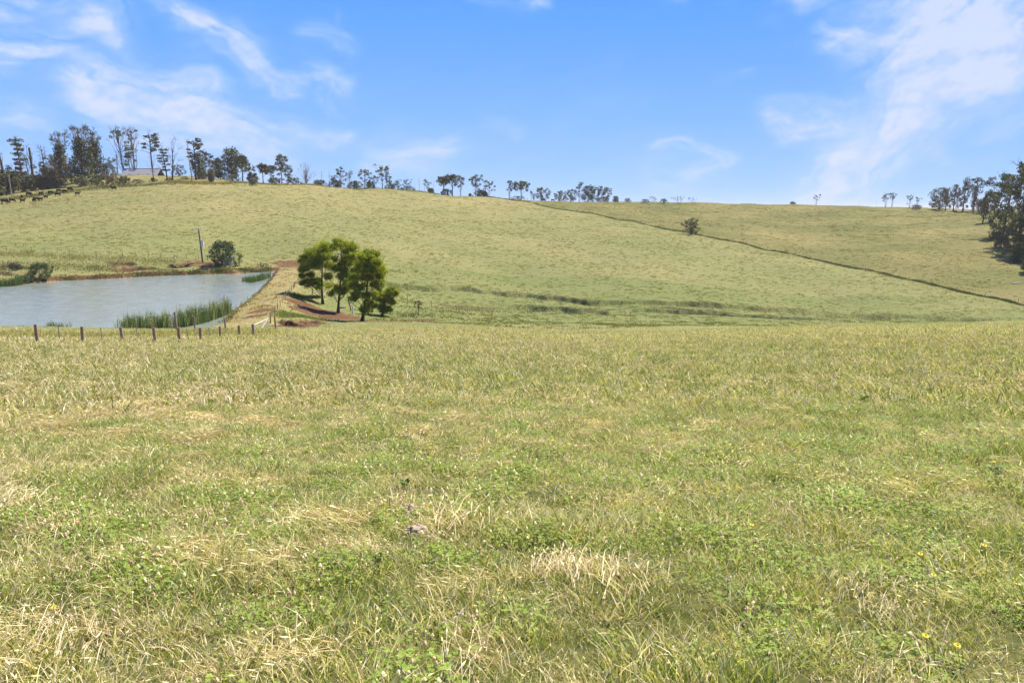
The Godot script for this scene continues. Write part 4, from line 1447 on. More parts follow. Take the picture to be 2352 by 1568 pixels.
func build_sheds() -> void:
	var tin := metal("old_tin", Color(0.17, 0.17, 0.18), 0.6, 0.0)
	# long shed behind the ridge trees
	var p := stand(334, 372)
	var o := thing("shed", p, "long low shed with a grey tin roof among the tall trees on the ridge", "shed")
	var eave := at(334, 403, 372).y - p.y
	var top := at(334, 386, 372).y - p.y
	var w := 84.0 / F * 372.0
	boxed("wall", o, metal("shed_wall", Color(0.42, 0.4, 0.36), 0.8), Vector3(0, eave / 2 - 0.5, -4.2), Vector3(w - 0.8, eave + 1.0, 7.4))
	for k in 7:
		for side in [1, -1]:
			var s := Shape.new()
			var x0 := -w / 2 + w * k / 7.0
			var x1 := x0 + w / 7.0 - 0.02
			var lift := 0.03 * (k % 2)
			var z := 0.3 if side == 1 else -8.7
			s.quad(Vector3(x0, eave - 0.1 + lift, z), Vector3(x1, eave - 0.1 + lift, z), Vector3(x1, top + lift, -4.2), Vector3(x0, top + lift, -4.2), Color.WHITE)
			s.quad(Vector3(x0, eave - 0.16 + lift, z), Vector3(x1, eave - 0.16 + lift, z), Vector3(x1, top - 0.06 + lift, -4.2), Vector3(x0, top - 0.06 + lift, -4.2), Color.WHITE)
			part("roof_sheet", s.mesh(), tin, o)
	solid("ridge_cap", o, tin, Vector3(-w / 2, top + 0.04, -4.2), Vector3(w / 2, top + 0.04, -4.2), 0.12)
	for k in 3:
		boxed("window", o, metal("dark_glass", Color(0.03, 0.035, 0.04), 0.15), Vector3(-4.5 + k * 4.2, eave * 0.55, -0.47), Vector3(1.2, 0.9, 0.06))
	# pump shed by the bush
	p = spot(521, 613)
	p = stand(521, -p.z + 1.6)
	o = thing("pump_shed", p, "small white pump shed half hidden in the round bush by the water", "shed")
	var white := metal("white_paint", Color(0.66, 0.66, 0.7), 0.6)
	boxed("wall", o, white, Vector3(0.1, 0.75, -0.9), Vector3(1.9, 1.7, 1.5), Basis(Vector3.UP, 0.3))
	boxed("roof", o, white, Vector3(0.1, 1.72, -0.9), Vector3(2.2, 0.08, 1.9), Basis(Vector3.UP, 0.3) * Basis(Vector3.BACK, 0.14))
	boxed("door", o, metal("shed_door", Color(0.5, 0.5, 0.54), 0.6), Vector3(0.33, 0.6, -0.16), Vector3(0.7, 1.25, 0.05), Basis(Vector3.UP, 0.3))
	# water tank at the top of the paddock
	p = spot(1019, 448)
	o = thing("water_tank", p, "squat blue grey water tank at the top of the hill paddock", "tank")
	var d := -p.z
	var hw := 6.5 / F * d
	var hh := 9.5 / F * d
	var blue := metal("tank_blue", Color(0.2, 0.22, 0.3), 0.6)
	var s := Shape.new()
	s.tube(PackedVector3Array([Vector3(0, -0.3, -hw), Vector3(0, hh * 0.9, -hw), Vector3(0, hh * 0.93, -hw), Vector3(0, hh, -hw)]), PackedFloat32Array([hw, hw, hw * 1.03, hw * 0.25]), 20)
	part("tank", s.mesh(), blue, o)
	for k in 4:
		var ring := Shape.new()
		ring.tube(PackedVector3Array([Vector3(0, hh * (0.1 + k * 0.22), -hw), Vector3(0, hh * (0.1 + k * 0.22) + 0.06, -hw)]), PackedFloat32Array([hw * 1.02, hw * 1.02]), 20)
		part("hoop", ring.mesh(), blue, o)
	boxed("hatch", o, blue, Vector3(0.2, hh * 1.0, -hw), Vector3(0.6, 0.12, 0.6))
	pole("weathered power pole with a pale crossarm and transformer beside the dam", 465.5, 603, 455, 524.5, "pole_wood", true)
	pole("pale power pole at the far left edge below the ridge trees", 26, 451, 18.5, 402, "pole_pale", false)

func build_fences() -> void:
	fence("weathered wooden post and wire fence across the near meadow before the dam", [[-40, 784, 744, -48], [86, 782, 744.5, 80], [137, 780, 751, 133], [190, 782, 749.5, 187], [234, 779, 751, 230], [281, 777, 751, 276], [315, 775, 751, 312],
		[356, 779, 752, 352], [412, 779, 752, 409], [433, 773, 756, 428], [461, 775, 752, 459], [481, 771, 752, 479], [506, 769, 749, 504], [549, 765, 747, 548], [582, 763, 744, 580]].map(func(q): return [q[0], q[1] + 7, q[2], q[3], 0.3 if q[0] in [137, 234, 315, 433, 481] else 1.0]), 0.085, [0.35, 0.6, 0.85])
	fence("short run of leaning posts beside the reeds at the water's near edge", [[406, 759, 716, 400, 1.2], [427, 752, 729, 425], [447, 755, 726, 445, 1.2], [518, 756, 732, 515, 1.2]], 0.075, [0.5, 0.88])
	fence("line of thin dark posts running along the top of the dam wall", [[633, 756, 725, 630, 1.6], [621, 741, 718, 620, 1.4], [624, 728, 712], [631, 718, 703], [637, 710, 695], [643, 702, 688.5], [647.5, 695.5, 681], [652, 689, 676], [656, 684, 668], [661.5, 679, 664],
		[665.5, 673.5, 659], [669.5, 669, 654.5], [673.5, 663.5, 651], [675.5, 660.5, 648], [679, 653, 644], [682, 650, 641], [685, 647, 638], [688, 641, 633], [692, 634, 627], [696, 627, 620]], 0.05, [0.3, 0.6, 0.9], 1.1, "", "dark_post")
	fence("thin wire fence with small posts on the slope beyond the dam", [[-40, 577], [14, 578], [72, 580], [101, 581], [131, 582.5], [160, 585], [191, 588], [221, 589], [250, 588.5], [281, 589], [310, 589.5], [340, 589.5], [369, 590.5], [399, 592], [428, 593.5], [455, 595]], 0.055, [0.5, 0.9], 1.15)
	fence("low wire fence with tiny posts along the valley floor below the slipped bank", [[935, -146], [990, -148], [1054, -151], [1130, -154], [1213, -157], [1255, -159], [1300, -161], [1345, -162], [1394, -164], [1450, -167], [1510, -168], [1560, -168], [1614, -168], [1675, -168], [1738, -168], [1800, -168], [1860, -168]], 0.055, [0.5, 0.9], 1.1)
	var slope := []
	for k in 50:
		var f := k / 49.0
		var q := boundary[0]
		var whole := 0.0
		for j in boundary.size() - 1:
			whole += boundary[j].distance_to(boundary[j + 1])
		var go := f * whole
		for j in boundary.size() - 1:
			var l := boundary[j].distance_to(boundary[j + 1])
			if go <= l:
				q = boundary[j].lerp(boundary[j + 1], go / l)
				break
			go -= l
		slope.append(q)
	var o := thing("fence", Vector3(slope[0].x, ground(slope[0].x, slope[0].y), -slope[0].y), "long post and wire fence slanting down the far hill through rank dark grass", "fence")
	var pts := []
	for q in slope:
		var p := Vector3(q.x, ground(q.x, q.y), -q.y)
		pts.append(p)
		part("post", post_mesh(p, p + Vector3(rng.randf_range(-0.08, 0.08), rng.randf_range(1.15, 1.45), 0), 0.07), timber("weathered", Color(0.36, 0.25, 0.19)), o, p - pts[0])
	for h in [0.5, 0.8, 1.1]:
		var s := Shape.new()
		var line := PackedVector3Array()
		var rad := PackedFloat32Array()
		for p in pts:
			line.push_back(p - pts[0] + Vector3(0, h, 0.08)); rad.push_back(0.005)
		s.tube(line, rad, 4)
		part("wire", s.mesh(), metal("wire", Color(0.3, 0.29, 0.28), 0.5, 0.5), o)
	fence("short wire fence near the crest of the right hand paddock", [[1592, 473.5], [1640, 476.5], [1680, 480], [1722, 483.5], [1754, 487], [1786, 490.5], [1830, 490], [1883, 488], [1930, 488]], 0.07, [0.5, 0.9], 1.2)
	# rail by the first dam tree
	var a := spot(677, 658)
	var b := spot(717, 675)
	var o2 := thing("hitching_rail", a, "single timber rail between two posts left of the dam trees", "rail")
	var wood := timber("dark_post", Color(0.12, 0.1, 0.08))
	part("post", post_mesh(a, at(675.5, 646.5, -a.z), 0.09), wood, o2)
	part("post", post_mesh(b, at(717, 661, -b.z), 0.08), wood, o2, b - a)
	solid("rail", o2, wood, at(675.5, 648, -a.z) - a, at(717.5, 662.5, -b.z) - a, 0.07)
	# gate
	a = spot(583, 762)
	b = spot(614, 754)
	var g := thing("gate", a, "pale pipe and mesh farm gate hanging open at the end of the dam wall", "gate")
	var pipe := metal("gate_pipe", Color(0.55, 0.54, 0.5), 0.4, 0.3)
	var ta := at(583.5, 746, -a.z) - a
	var tb := at(615, 731.5, -b.z) - a
	var ba := ta + Vector3(0, -1.0, 0)
	var bb := tb + Vector3(0, -1.0, 0)
	solid("top_rail", g, pipe, ta, tb, 0.035)
	solid("bottom_rail", g, pipe, ba, bb, 0.035)
	solid("stile", g, pipe, ta, ba, 0.03)
	solid("stile", g, pipe, tb, bb, 0.03)
	solid("brace", g, pipe, ba, tb, 0.02)
	var s := Shape.new()
	for k in 14:
		var f := (k + 1) / 15.0
		bar(s, ta.lerp(tb, f), ba.lerp(bb, f), 0.004, 4)
	for k in 8:
		var f := (k + 1) / 9.0
		bar(s, ta.lerp(ba, f), tb.lerp(bb, f), 0.004, 4)
	part("mesh", s.mesh(), metal("wire", Color(0.3, 0.29, 0.28), 0.5, 0.5), g)

func build_near_trees() -> void:
	var G := "wattles beside the dam wall"
	var pads := [
		[[630, 985], [632, 300], 742, 698, "leafy yellow green wattle nearest the dam wall, leftmost of the three", [[640, 300, 60], [580, 330, 60], [700, 330, 70], [500, 380, 60], [600, 400, 80], [700, 420, 70], [450, 420, 40], [390, 490, 50], [430, 560, 60], [520, 500, 80], [620, 520, 70], [710, 530, 60],
			[380, 660, 40], [420, 720, 50], [500, 740, 55], [560, 700, 50], [580, 770, 45], [680, 660, 50], [700, 760, 40], [480, 640, 40], [560, 440, 60], [660, 380, 60]]],
		[[800, 1085], [850, 250], 778, 719, "tallest wattle in the middle of the three on the red bank", [[820, 240, 50], [790, 290, 50], [870, 280, 50], [950, 270, 45], [1000, 310, 45], [900, 340, 60], [980, 370, 60], [920, 430, 60], [1020, 400, 50], [960, 500, 60], [860, 480, 50], [780, 440, 40],
			[900, 570, 50], [840, 560, 45], [750, 560, 50], [860, 650, 45], [940, 620, 50], [720, 640, 40], [890, 720, 50], [780, 800, 45], [850, 830, 55], [740, 840, 40], [900, 800, 50], [950, 720, 50]]],
		[[1080, 1180], [1190, 400], 832, 737, "broad bright wattle nearest the meadow, rightmost of the three tall ones", [[1150, 390, 55], [1100, 420, 50], [1260, 380, 45], [1220, 420, 55], [1290, 470, 50], [1180, 470, 60], [1090, 500, 55], [1310, 540, 50], [1220, 560, 60], [1120, 580, 60], [1040, 560, 50], [1330, 600, 40],
			[1280, 650, 55], [1200, 660, 55], [1110, 680, 60], [1020, 660, 50], [1300, 740, 55], [1230, 760, 50], [980, 760, 50], [1090, 780, 45], [1030, 840, 50], [980, 900, 50], [1270, 830, 50], [1120, 1030, 45], [1150, 860, 50], [1180, 960, 40]]],
		[[1300, 1110], [1370, 850], 876, 724, "low spreading young wattle at the right of the three tall wattles", [[1420, 800, 50], [1480, 830, 40], [1400, 850, 45], [1350, 850, 40], [1400, 920, 50], [1440, 950, 35], [1340, 930, 45], [1300, 1000, 45], [1400, 1030, 40], [1330, 1050, 40], [1250, 900, 50], [1220, 980, 45]]]]
	for k in 4:
		var q: Array = pads[k]
		var p0 := spot(q[2], q[3])
		var w := thing("wattle_tree" if k < 3 else "young_wattle", p0, q[4], "tree", G if k < 3 else "")
		grow_pads(w, 0.1953 * -p0.z / F, Vector2(q[0][0], q[0][1]), Vector2(q[1][0], q[1][1]), q[5], 60 + k)
	tree("young_wattle", "wattle", 846, 722, 684, 30, "small wattle sapling beside the trunk of the rightmost wattle", "tree")
	tree("round_bush", "bush", 511, 611, 553, 104, "big dark green round bush at the far side of the water", "bush", "", 0.0, "mid")
	tree("pond_shrub", "bush", 92, 644, 604, 86, "dark spreading shrub at the left end of the far bank", "bush", "", 0.0, "mid")
	tree("pond_shrub", "scrub", 55, 651, 632, 70, "low pale green growth under the dark shrub on the far bank", "bush", "", 0.0, "mid")
	tree("lone_tree", "dense", 1588, 539, 501, 46, "small lone tree standing beside the slanting fence on the far hill", "tree")
	tree("sapling", "gum", 961, 723, 690, 26, "spindly sapling in the damp ground right of the wattles", "tree", "", 0.0, "mid")
	tree("pond_shrub", "scrub", 602, 613, 604, 60, "low scrubby growth on the bank at the far right corner of the water", "bush", "", 0.0, "mid")
	# under the wattles
	var wood := timber("silvered", Color(0.34, 0.3, 0.26))
	var p := spot(811, 723)
	var o := part("white_topped_post", post_mesh(p, at(810, 702, -p.z), 0.1), metal("bleached", Color(0.55, 0.5, 0.46), 0.8), self, p)
	tag(o, "bleached post stub standing in the red earth between two wattles", "post")
	p = spot(787, 708)
	o = part("plank", Shape.new().mesh() if false else log_mesh(Vector3(-0.5, 0.12, 0), Vector3(0.5, 0.16, 0.1), 0.13), wood, self, p)
	tag(o, "short pale log lying on the red earth under the wattles", "log")
	p = spot(806, 714)
	o = part("leaning_log", log_mesh(Vector3(0.05, -0.1, 0), Vector3(-0.5, 2.1, -0.3), 0.1), timber("red_log", Color(0.2, 0.1, 0.075)), self, p)
	tag(o, "reddish dead log leaning up between the middle and right wattles", "log")
	p = spot(2338, 652)
	o = part("fallen_trunk", log_mesh(Vector3(-1.6, 0.2, 0.3), Vector3(2.2, 0.25, -0.6), 0.16), timber("bone", Color(0.5, 0.48, 0.46)), self, p)
	tag(o, "bleached fallen tree trunk lying at the right edge of the paddock", "log")

func log_mesh(a: Vector3, b: Vector3, r: float) -> ArrayMesh:
	var s := Shape.new()
	s.tube(PackedVector3Array([a, a.lerp(b, 0.35) + Vector3(0, 0.03, 0.04), a.lerp(b, 0.7), b]), PackedFloat32Array([r, r * 0.92, r * 0.85, r * 0.7]), 8)
	return s.mesh()

func build_ridge() -> void:
	var R := "trees along the ridge"
	tree("pine_tree", "plates", 3, 452, 330, 30, "half bare pine cut by the left edge of the picture", "tree", R, 0.0, "brownish", "", 4)
	tree("dead_tree", "snag", 35, 446, 346, 8, "leaning dead trunk without branches near the left edge", "tree", R, -0.12, "", "", 3)
	tree("dead_tree", "crooked", 60, 440, 369, 26, "short dead tree with drooping limbs left of the tall ragged pine", "tree", R, -0.04, "", "", 6)
	tree("pine_tree", "plates", 72, 437, 308, 30, "tall ragged pine at the left with layered branches and a thin top", "tree", R, -0.07, "brownish", "", 2)
	tree("dead_tree", "snag", 97, 435, 338, 12, "thick broken trunk with a forked top beside the tall ragged pine", "tree", R, -0.06, "", "", 1)
	tree("dead_tree", "dead", 88, 434, 352, 18, "thin dead stem between the ragged pine and the broken forked trunk", "tree", R, -0.1, "", "", 7)
	tree("dead_tree", "stick", 115, 432, 349, 6, "slim leaning dead stem right of the broken forked trunk", "tree", R, -0.07)
	tree("dead_tree", "dead", 129, 433, 329, 34, "leaning dead tree with a spiky top left of the bare crowned cypresses", "tree", R, -0.12, "", "brown", 3)
	tree("dead_tree", "dead", 138, 430, 350, 26, "bare dead tree right behind the leaning spiky one", "tree", R, 0.03, "", "brown", 9)
	tree("cypress_tree", "cypress", 158, 424, 306, 52, "bare crowned cypress, leftmost of the big dark ones", "tree", R, 0.0, "", "", 12)
	tree("cypress_tree", "cypress", 208, 425, 289, 66, "biggest dark cypress of the ridge with a wide bare crown", "tree", R, -0.02, "", "", 4)
	tree("cypress_tree", "cypress", 236, 421, 297, 58, "dark cypress right of the biggest one with tufted upper limbs", "tree", R, 0.0, "", "", 10)
	tree("dead_tree", "crooked", 195, 421, 340, 22, "pale leaning dead trunk in front of the biggest cypress", "tree", R, -0.13, "", "pale")
	tree("dead_tree", "crooked", 243, 424, 372, 40, "low bleached dead tree with arching limbs at the foot of the cypresses", "tree", R, 0.0, "", "pale")
	tree("broad_tree", "gum", 112, 431, 372, 46, "twiggy brownish tree between the slim leaning stem and the broken forked trunk", "tree", R, 0.0, "brownish", "", 8)
	tree("broad_tree", "gum", 150, 428, 356, 56, "twiggy tree filling the gap left of the leftmost cypress", "tree", R, 0.0, "brownish", "", 14)
	tree("cypress_tree", "cypress", 182, 425, 362, 60, "low dark cypress filled in between the two bigger ones", "tree", R, 0.0, "", "", 12)
	tree("broad_tree", "dense", 262, 420, 374, 48, "round dark tree at the right foot of the tufted cypress", "tree", R, 0.0, "", "", 12)
	tree("broad_tree", "gum", 28, 446, 378, 50, "dense twiggy tree behind the leaning branchless trunk", "tree", R, 0.0, "", "", 10)
	tree("parasol_tree", "parasol", 301, 0, 290, 36, "very tall bare stemmed tree with a thin parasol top left of the shed's middle", "tree", R, -0.1, "", "", 392)
	tree("parasol_tree", "parasol", 326, 0, 292, 34, "very tall straight tree with a thin top above the shed roof", "tree", R, -0.03, "", "", 396)
	tree("dead_tree", "dead", 287, 0, 343, 22, "short bare tree at the left end of the shed", "tree", R, 0.0, "", "", 380)
	tree("gum_tree", "gum", 314, 0, 335, 30, "thin leaved tree behind the middle of the shed", "tree", R, 0.0, "brownish", "brown", 388)
	tree("gum_tree", "gum", 276, 416, 362, 40, "bushy tree filling the gap left of the shed", "tree", R, 0.0, "", "", 10)
	tree("dead_tree", "crooked", 352, 411, 354, 30, "thick broken trunk with one long limb standing before the shed", "tree", R, -0.05, "", "dark")
	tree("pine_tree", "flag", 367, 0, 303, 40, "tall dark pine with shelves of leaves, behind the right of the shed", "tree", R, -0.05, "", "", 384)
	tree("pine_tree", "plates", 384, 414, 336, 30, "leaning dark pine at the right end of the shed", "tree", R, -0.1, "", "dark")
	tree("dead_tree", "crooked", 395, 413, 314, 40, "forked dead tree bent over to the right at the end of the shed", "tree", R, 0.06, "", "brown")
	tree("dead_tree", "stick", 441, 417, 322, 10, "slim pale dead trunk standing straight like a pole", "tree", R, -0.07)
	tree("pine_tree", "flag", 450, 413, 317, 38, "tall thin pine with leaves flagged to the right beside the pale pole like trunk", "tree", R, -0.02)
	tree("shrub", "dense", 424, 0, 378, 34, "round dark bush between the forked dead tree and the thin flag pine", "tree", R, 0.0, "", "", 372)
	tree("broad_tree", "dense", 470, 412, 350, 36, "dark leafy tree directly right of the thin flag pine", "tree", R, 0.0, "forest", "", 3)
	tree("broad_tree", "gum", 494, 411, 355, 22, "narrow tree between two dark leafy ones", "tree", R, 0.0, "brownish", "", 4)
	tree("broad_tree", "dense", 513, 411, 362, 28, "middling leafy tree left of the biggest round tree", "tree", R, 0.0, "", "", 5)
	tree("broad_tree", "dense", 533, 415, 338, 52, "biggest round leafy tree of the ridge", "tree", R)
	tree("broad_tree", "flat", 568, 413, 357, 34, "spreading tree directly right of the biggest round tree", "tree", R)
	tree("broad_tree", "gum", 583, 412, 374, 24, "smaller leafy tree right of the spreading one", "tree", R, 0.0, "", "", 4)
	tree("broad_tree", "flat", 604, 420, 376, 32, "leafy topped tree with a bare trunk in the fence line", "tree", R)
	tree("umbrella_tree", "flat", 632, 413, 380, 30, "umbrella shaped tree with daylight under its crown", "tree", R)
	tree("gum_tree", "gum", 656, 418, 356, 24, "tall ragged gum standing alone right of the umbrella shaped tree", "tree", R)
	tree("gum_tree", "gum", 670, 417, 378, 18, "shorter ragged gum close beside the tall ragged one", "tree", R)
	tree("dead_tree", "skeleton", 711, 418, 376, 44, "round dead tree all of bare twisted branches", "tree", R)
	tree("dead_tree", "stick", 747, 421, 393, 4, "single bare stick of a tree right of the round dead tree", "tree", R)
	tree("dead_tree", "stick", 764, 422, 395, 4, "second bare stick of a tree further right of the round dead tree", "tree", R)
	tree("small_tree", "gum", 773, 424, 402, 16, "small dark tree right of the two bare sticks", "tree", R, 0.0, "dark")
	tree("small_tree", "thin", 789, 424, 382, 20, "thin tree with an open twiggy crown", "tree", R)
	tree("small_tree", "thin", 808, 425, 391, 15, "thin tree with a small flat crown between two open crowned ones", "tree", R)
	tree("gum_tree", "gum", 843, 428, 389, 32, "broad ragged gum with several stems", "tree", R)
	tree("small_tree", "thin", 866, 428, 403, 14, "slight tree between the two larger gums", "tree", R)
	tree("gum_tree", "gum", 883, 431, 379, 34, "tallest gum in the middle of the ridge", "tree", R)
	tree("small_tree", "gum", 899, 431, 404, 18, "small gum close on the right of the tallest middle gum", "tree", R)
	tree("small_tree", "gum", 917, 432, 413, 18, "low windblown tree right of the middle gums", "tree", R)
	tree("small_tree", "gum", 938, 434, 411, 22, "ragged low tree before the row of bare sticks", "tree", R)
	for q in [[957, 436, 421, "leftmost"], [966, 437, 409, "middle"], [978, 437, 416, "rightmost"]]:
		tree("dead_tree", "stick", q[0], q[1], q[2], 3, "%s of the three bare sticks on the open ridge" % q[3], "tree", R)
	tree("small_tree", "thin", 986, 437, 411, 16, "slim tree with a flat tuft on top right of the bare sticks", "tree", R)
	tree("dead_tree", "stick", 999, 438, 416, 3, "bare stick just right of the slim tufted tree", "tree", R)
	tree("small_tree", "flat", 1021, 439, 405, 26, "dark flat topped tree over the water tank", "tree", R)
	tree("small_tree", "flat", 1041, 441, 400, 30, "larger dark flat topped tree right of the one over the tank", "tree", R)
	tree("small_tree", "thin", 1060, 443, 404, 20, "pale thin tree at the end of the flat topped group", "tree", R, 0.0, "olive")
	tree("small_tree", "gum", 1094, 444, 402, 30, "dark ragged tree left of the top of the slanting fence", "tree", R, 0.0, "dark")
	tree("small_tree", "gum", 1124, 446, 413, 26, "dark leaning tree right at the top of the slanting fence", "tree", R, 0.0, "dark")
	tree("shrub", "scrub", 1115, 449, 440, 16, "dark clipped looking shrub at the top of the slanting fence", "bush", R, 0.0, "dark")
	tree("shrub", "scrub", 1081, 448, 444, 9, "tiny dark shrub in the grass right of the water tank", "bush", R, 0.0, "dark")
	tree("small_tree", "thin", 1171, 452, 413, 14, "very thin pale tree beyond the slanting fence", "tree", R, 0.0, "olive")
	tree("small_tree", "flat", 1197, 455, 416, 38, "round headed tree with a branching stem alone on the ridge", "tree", R, 0.0, "forest")
	tree("dead_tree", "stick", 1219, 456, 434, 3, "broken stump like stick right of the round headed tree", "tree", R)
	tree("shrub", "dense", 1242, 456, 430, 48, "wide dark bush right of the round headed tree", "bush", R)
	tree("shrub", "dense", 1284, 458, 438, 28, "small dome shaped bush on the ridge", "bush", R)
	tree("shrub", "dense", 1309, 459, 434, 42, "larger dome shaped bush left of the tall thin crowned tree", "bush", R)
	tree("small_tree", "thin", 1328, 461, 418, 22, "palm like thin crowned tree between dark bushes", "tree", R, 0.0, "dark")
	tree("broad_tree", "dense", 1348, 461, 425, 56, "left tree of the dark clump at the middle of the ridge", "tree", R)
	tree("broad_tree", "dense", 1371, 462, 427, 60, "right tree of the dark clump at the middle of the ridge", "tree", R)
	tree("small_tree", "gum", 1392, 463, 432, 20, "open tree on the right side of the dark clump", "tree", R)
	tree("shrub", "bush", 1414, 464, 450, 22, "low bush right of the dark clump", "bush", R, 0.0, "grey")
	tree("shrub", "bush", 1442, 464, 455, 26, "lower flat bush further right of the dark clump", "bush", R, 0.0, "grey")
	tree("shrub", "bush", 1482, 466, 457, 28, "flat little bush on the bare part of the ridge", "bush", R, 0.0, "grey")
	tree("small_tree", "gum", 1501, 466, 451, 16, "small pointed tree among the low bushes of the ridge", "tree", R)
	tree("shrub", "bush", 1525, 467, 456, 26, "dome shaped grey bush right of the small pointed tree", "bush", R, 0.0, "grey")
	tree("small_tree", "gum", 1557, 468, 451, 32, "windswept spreading bush tree at the end of the low bushes", "tree", R)
	tree("small_tree", "thin", 1592, 469, 453, 24, "spindly leaning bush, last before the bare crest", "tree", R, -0.2)
	tree("shrub", "scrub", 1700, 0, 467, 34, "low hump of scrub just showing over the bare crest", "bush", R, 0.0, "grey", "", 540)
	tree("shrub", "scrub", 1812, 0, 463, 22, "lopsided little bush on the bare crest", "bush", R, 0.0, "grey", "", 535)
	tree("dead_tree", "stick", 1846, 0, 462, 4, "stubby stick on the bare crest left of a small twiggy tree", "tree", R, 0.0, "", "", 530)
	tree("small_tree", "thin", 1866, 0, 446, 16, "small twiggy tree on the bare crest", "tree", R, 0.0, "", "", 530)
	tree("dead_tree", "stick", 1963, 0, 461, 3, "bare stick on the crest of the right paddock", "tree", R, 0.0, "", "", 525)
	tree("dead_tree", "stick", 2002, 0, 460, 3, "bare stick left of the pair of thin trees on the right crest", "tree", R, 0.0, "", "", 522)
	tree("small_tree", "thin", 2024, 0, 442, 16, "left one of the pair of thin trees on the right crest", "tree", R, 0.0, "", "", 520)
	tree("small_tree", "thin", 2038, 0, 443, 14, "right one of the pair of thin trees on the right crest", "tree", R, 0.0, "", "", 520)
	# scrub at the foot of the left ridge trees
	var S := "scrub under the ridge trees"
	for q in [[8, 456, 388, 70, "dark scrub at the left edge under the half bare pine", "dark"], [48, 450, 394, 76, "dark scrub under the short dead tree", "dark"], [88, 444, 402, 64, "dark scrub under the broken forked trunk", "dark"], [112, 440, 402, 44, "greenish scrub beside the slim leaning stem", "olive"], [134, 438, 386, 52, "tall brownish scrub under the leaning spiky dead tree", "brownish"],
		[165, 432, 421, 44, "low grey scrub before the leftmost cypress", "brownish"], [205, 430, 412, 40, "dark scrub at the foot of the biggest cypress", "dark"], [238, 429, 410, 44, "dark scrub under the tufted cypress", "dark"], [270, 427, 404, 46, "twiggy brown scrub left of the shed", "brownish"], [300, 426, 405, 44, "dark scrub before the left half of the shed", "dark"],
		[330, 423, 412, 36, "low scrub before the middle of the shed", "olive"], [366, 417, 408, 20, "small dark shrub before the right end of the shed", "dark"], [402, 416, 408, 30, "low shrub at the foot of the forked dead tree", "dark"], [438, 414, 405, 26, "low shrub at the foot of the pole like trunk", "dark"], [478, 415, 392, 36, "grey green scrub under the dark leafy tree", "grey"], [497, 421, 390, 14, "small pale leaning shrub in the fence line", "olive"],
		[545, 417, 400, 60, "scrub beneath the biggest round tree", "grey"], [590, 429, 415, 26, "dark round shrub in the open grass below the ridge fence", "dark"], [590, 415, 398, 44, "scrub under the smaller leafy tree", "dark"], [640, 417, 408, 50, "low scrub under the umbrella shaped tree", "dark"], [682, 419, 408, 60, "low scrub between the ragged gums and the round dead tree", "dark"], [740, 421, 413, 44, "low scrub under the single bare stick", "dark"],
		[779, 425, 413, 40, "low scrub under the thin open crowned tree", "dark"], [822, 427, 416, 44, "low scrub left of the broad ragged gum", "dark"], [855, 428, 417, 40, "low scrub between the larger gums", "dark"], [905, 432, 422, 44, "low scrub under the small gum", "dark"], [940, 435, 427, 36, "low scrub under the ragged low tree", "dark"], [992, 439, 432, 22, "low scrub under the slim tufted tree", "dark"],
		[1028, 441, 434, 30, "low scrub under the flat topped trees", "dark"], [1105, 446, 436, 40, "low scrub under the two dark trees by the fence top", "dark"], [1190, 456, 450, 44, "low scrub under the round headed tree", "dark"], [1385, 464, 452, 44, "low scrub joining the dark clump to its right", "grey"]]:
		tree("scrub_patch", "scrub", q[0], q[1], q[2], q[3], q[4], "scrub", S, 0.0, q[5], "", 12 if q[0] < 180 else 3)

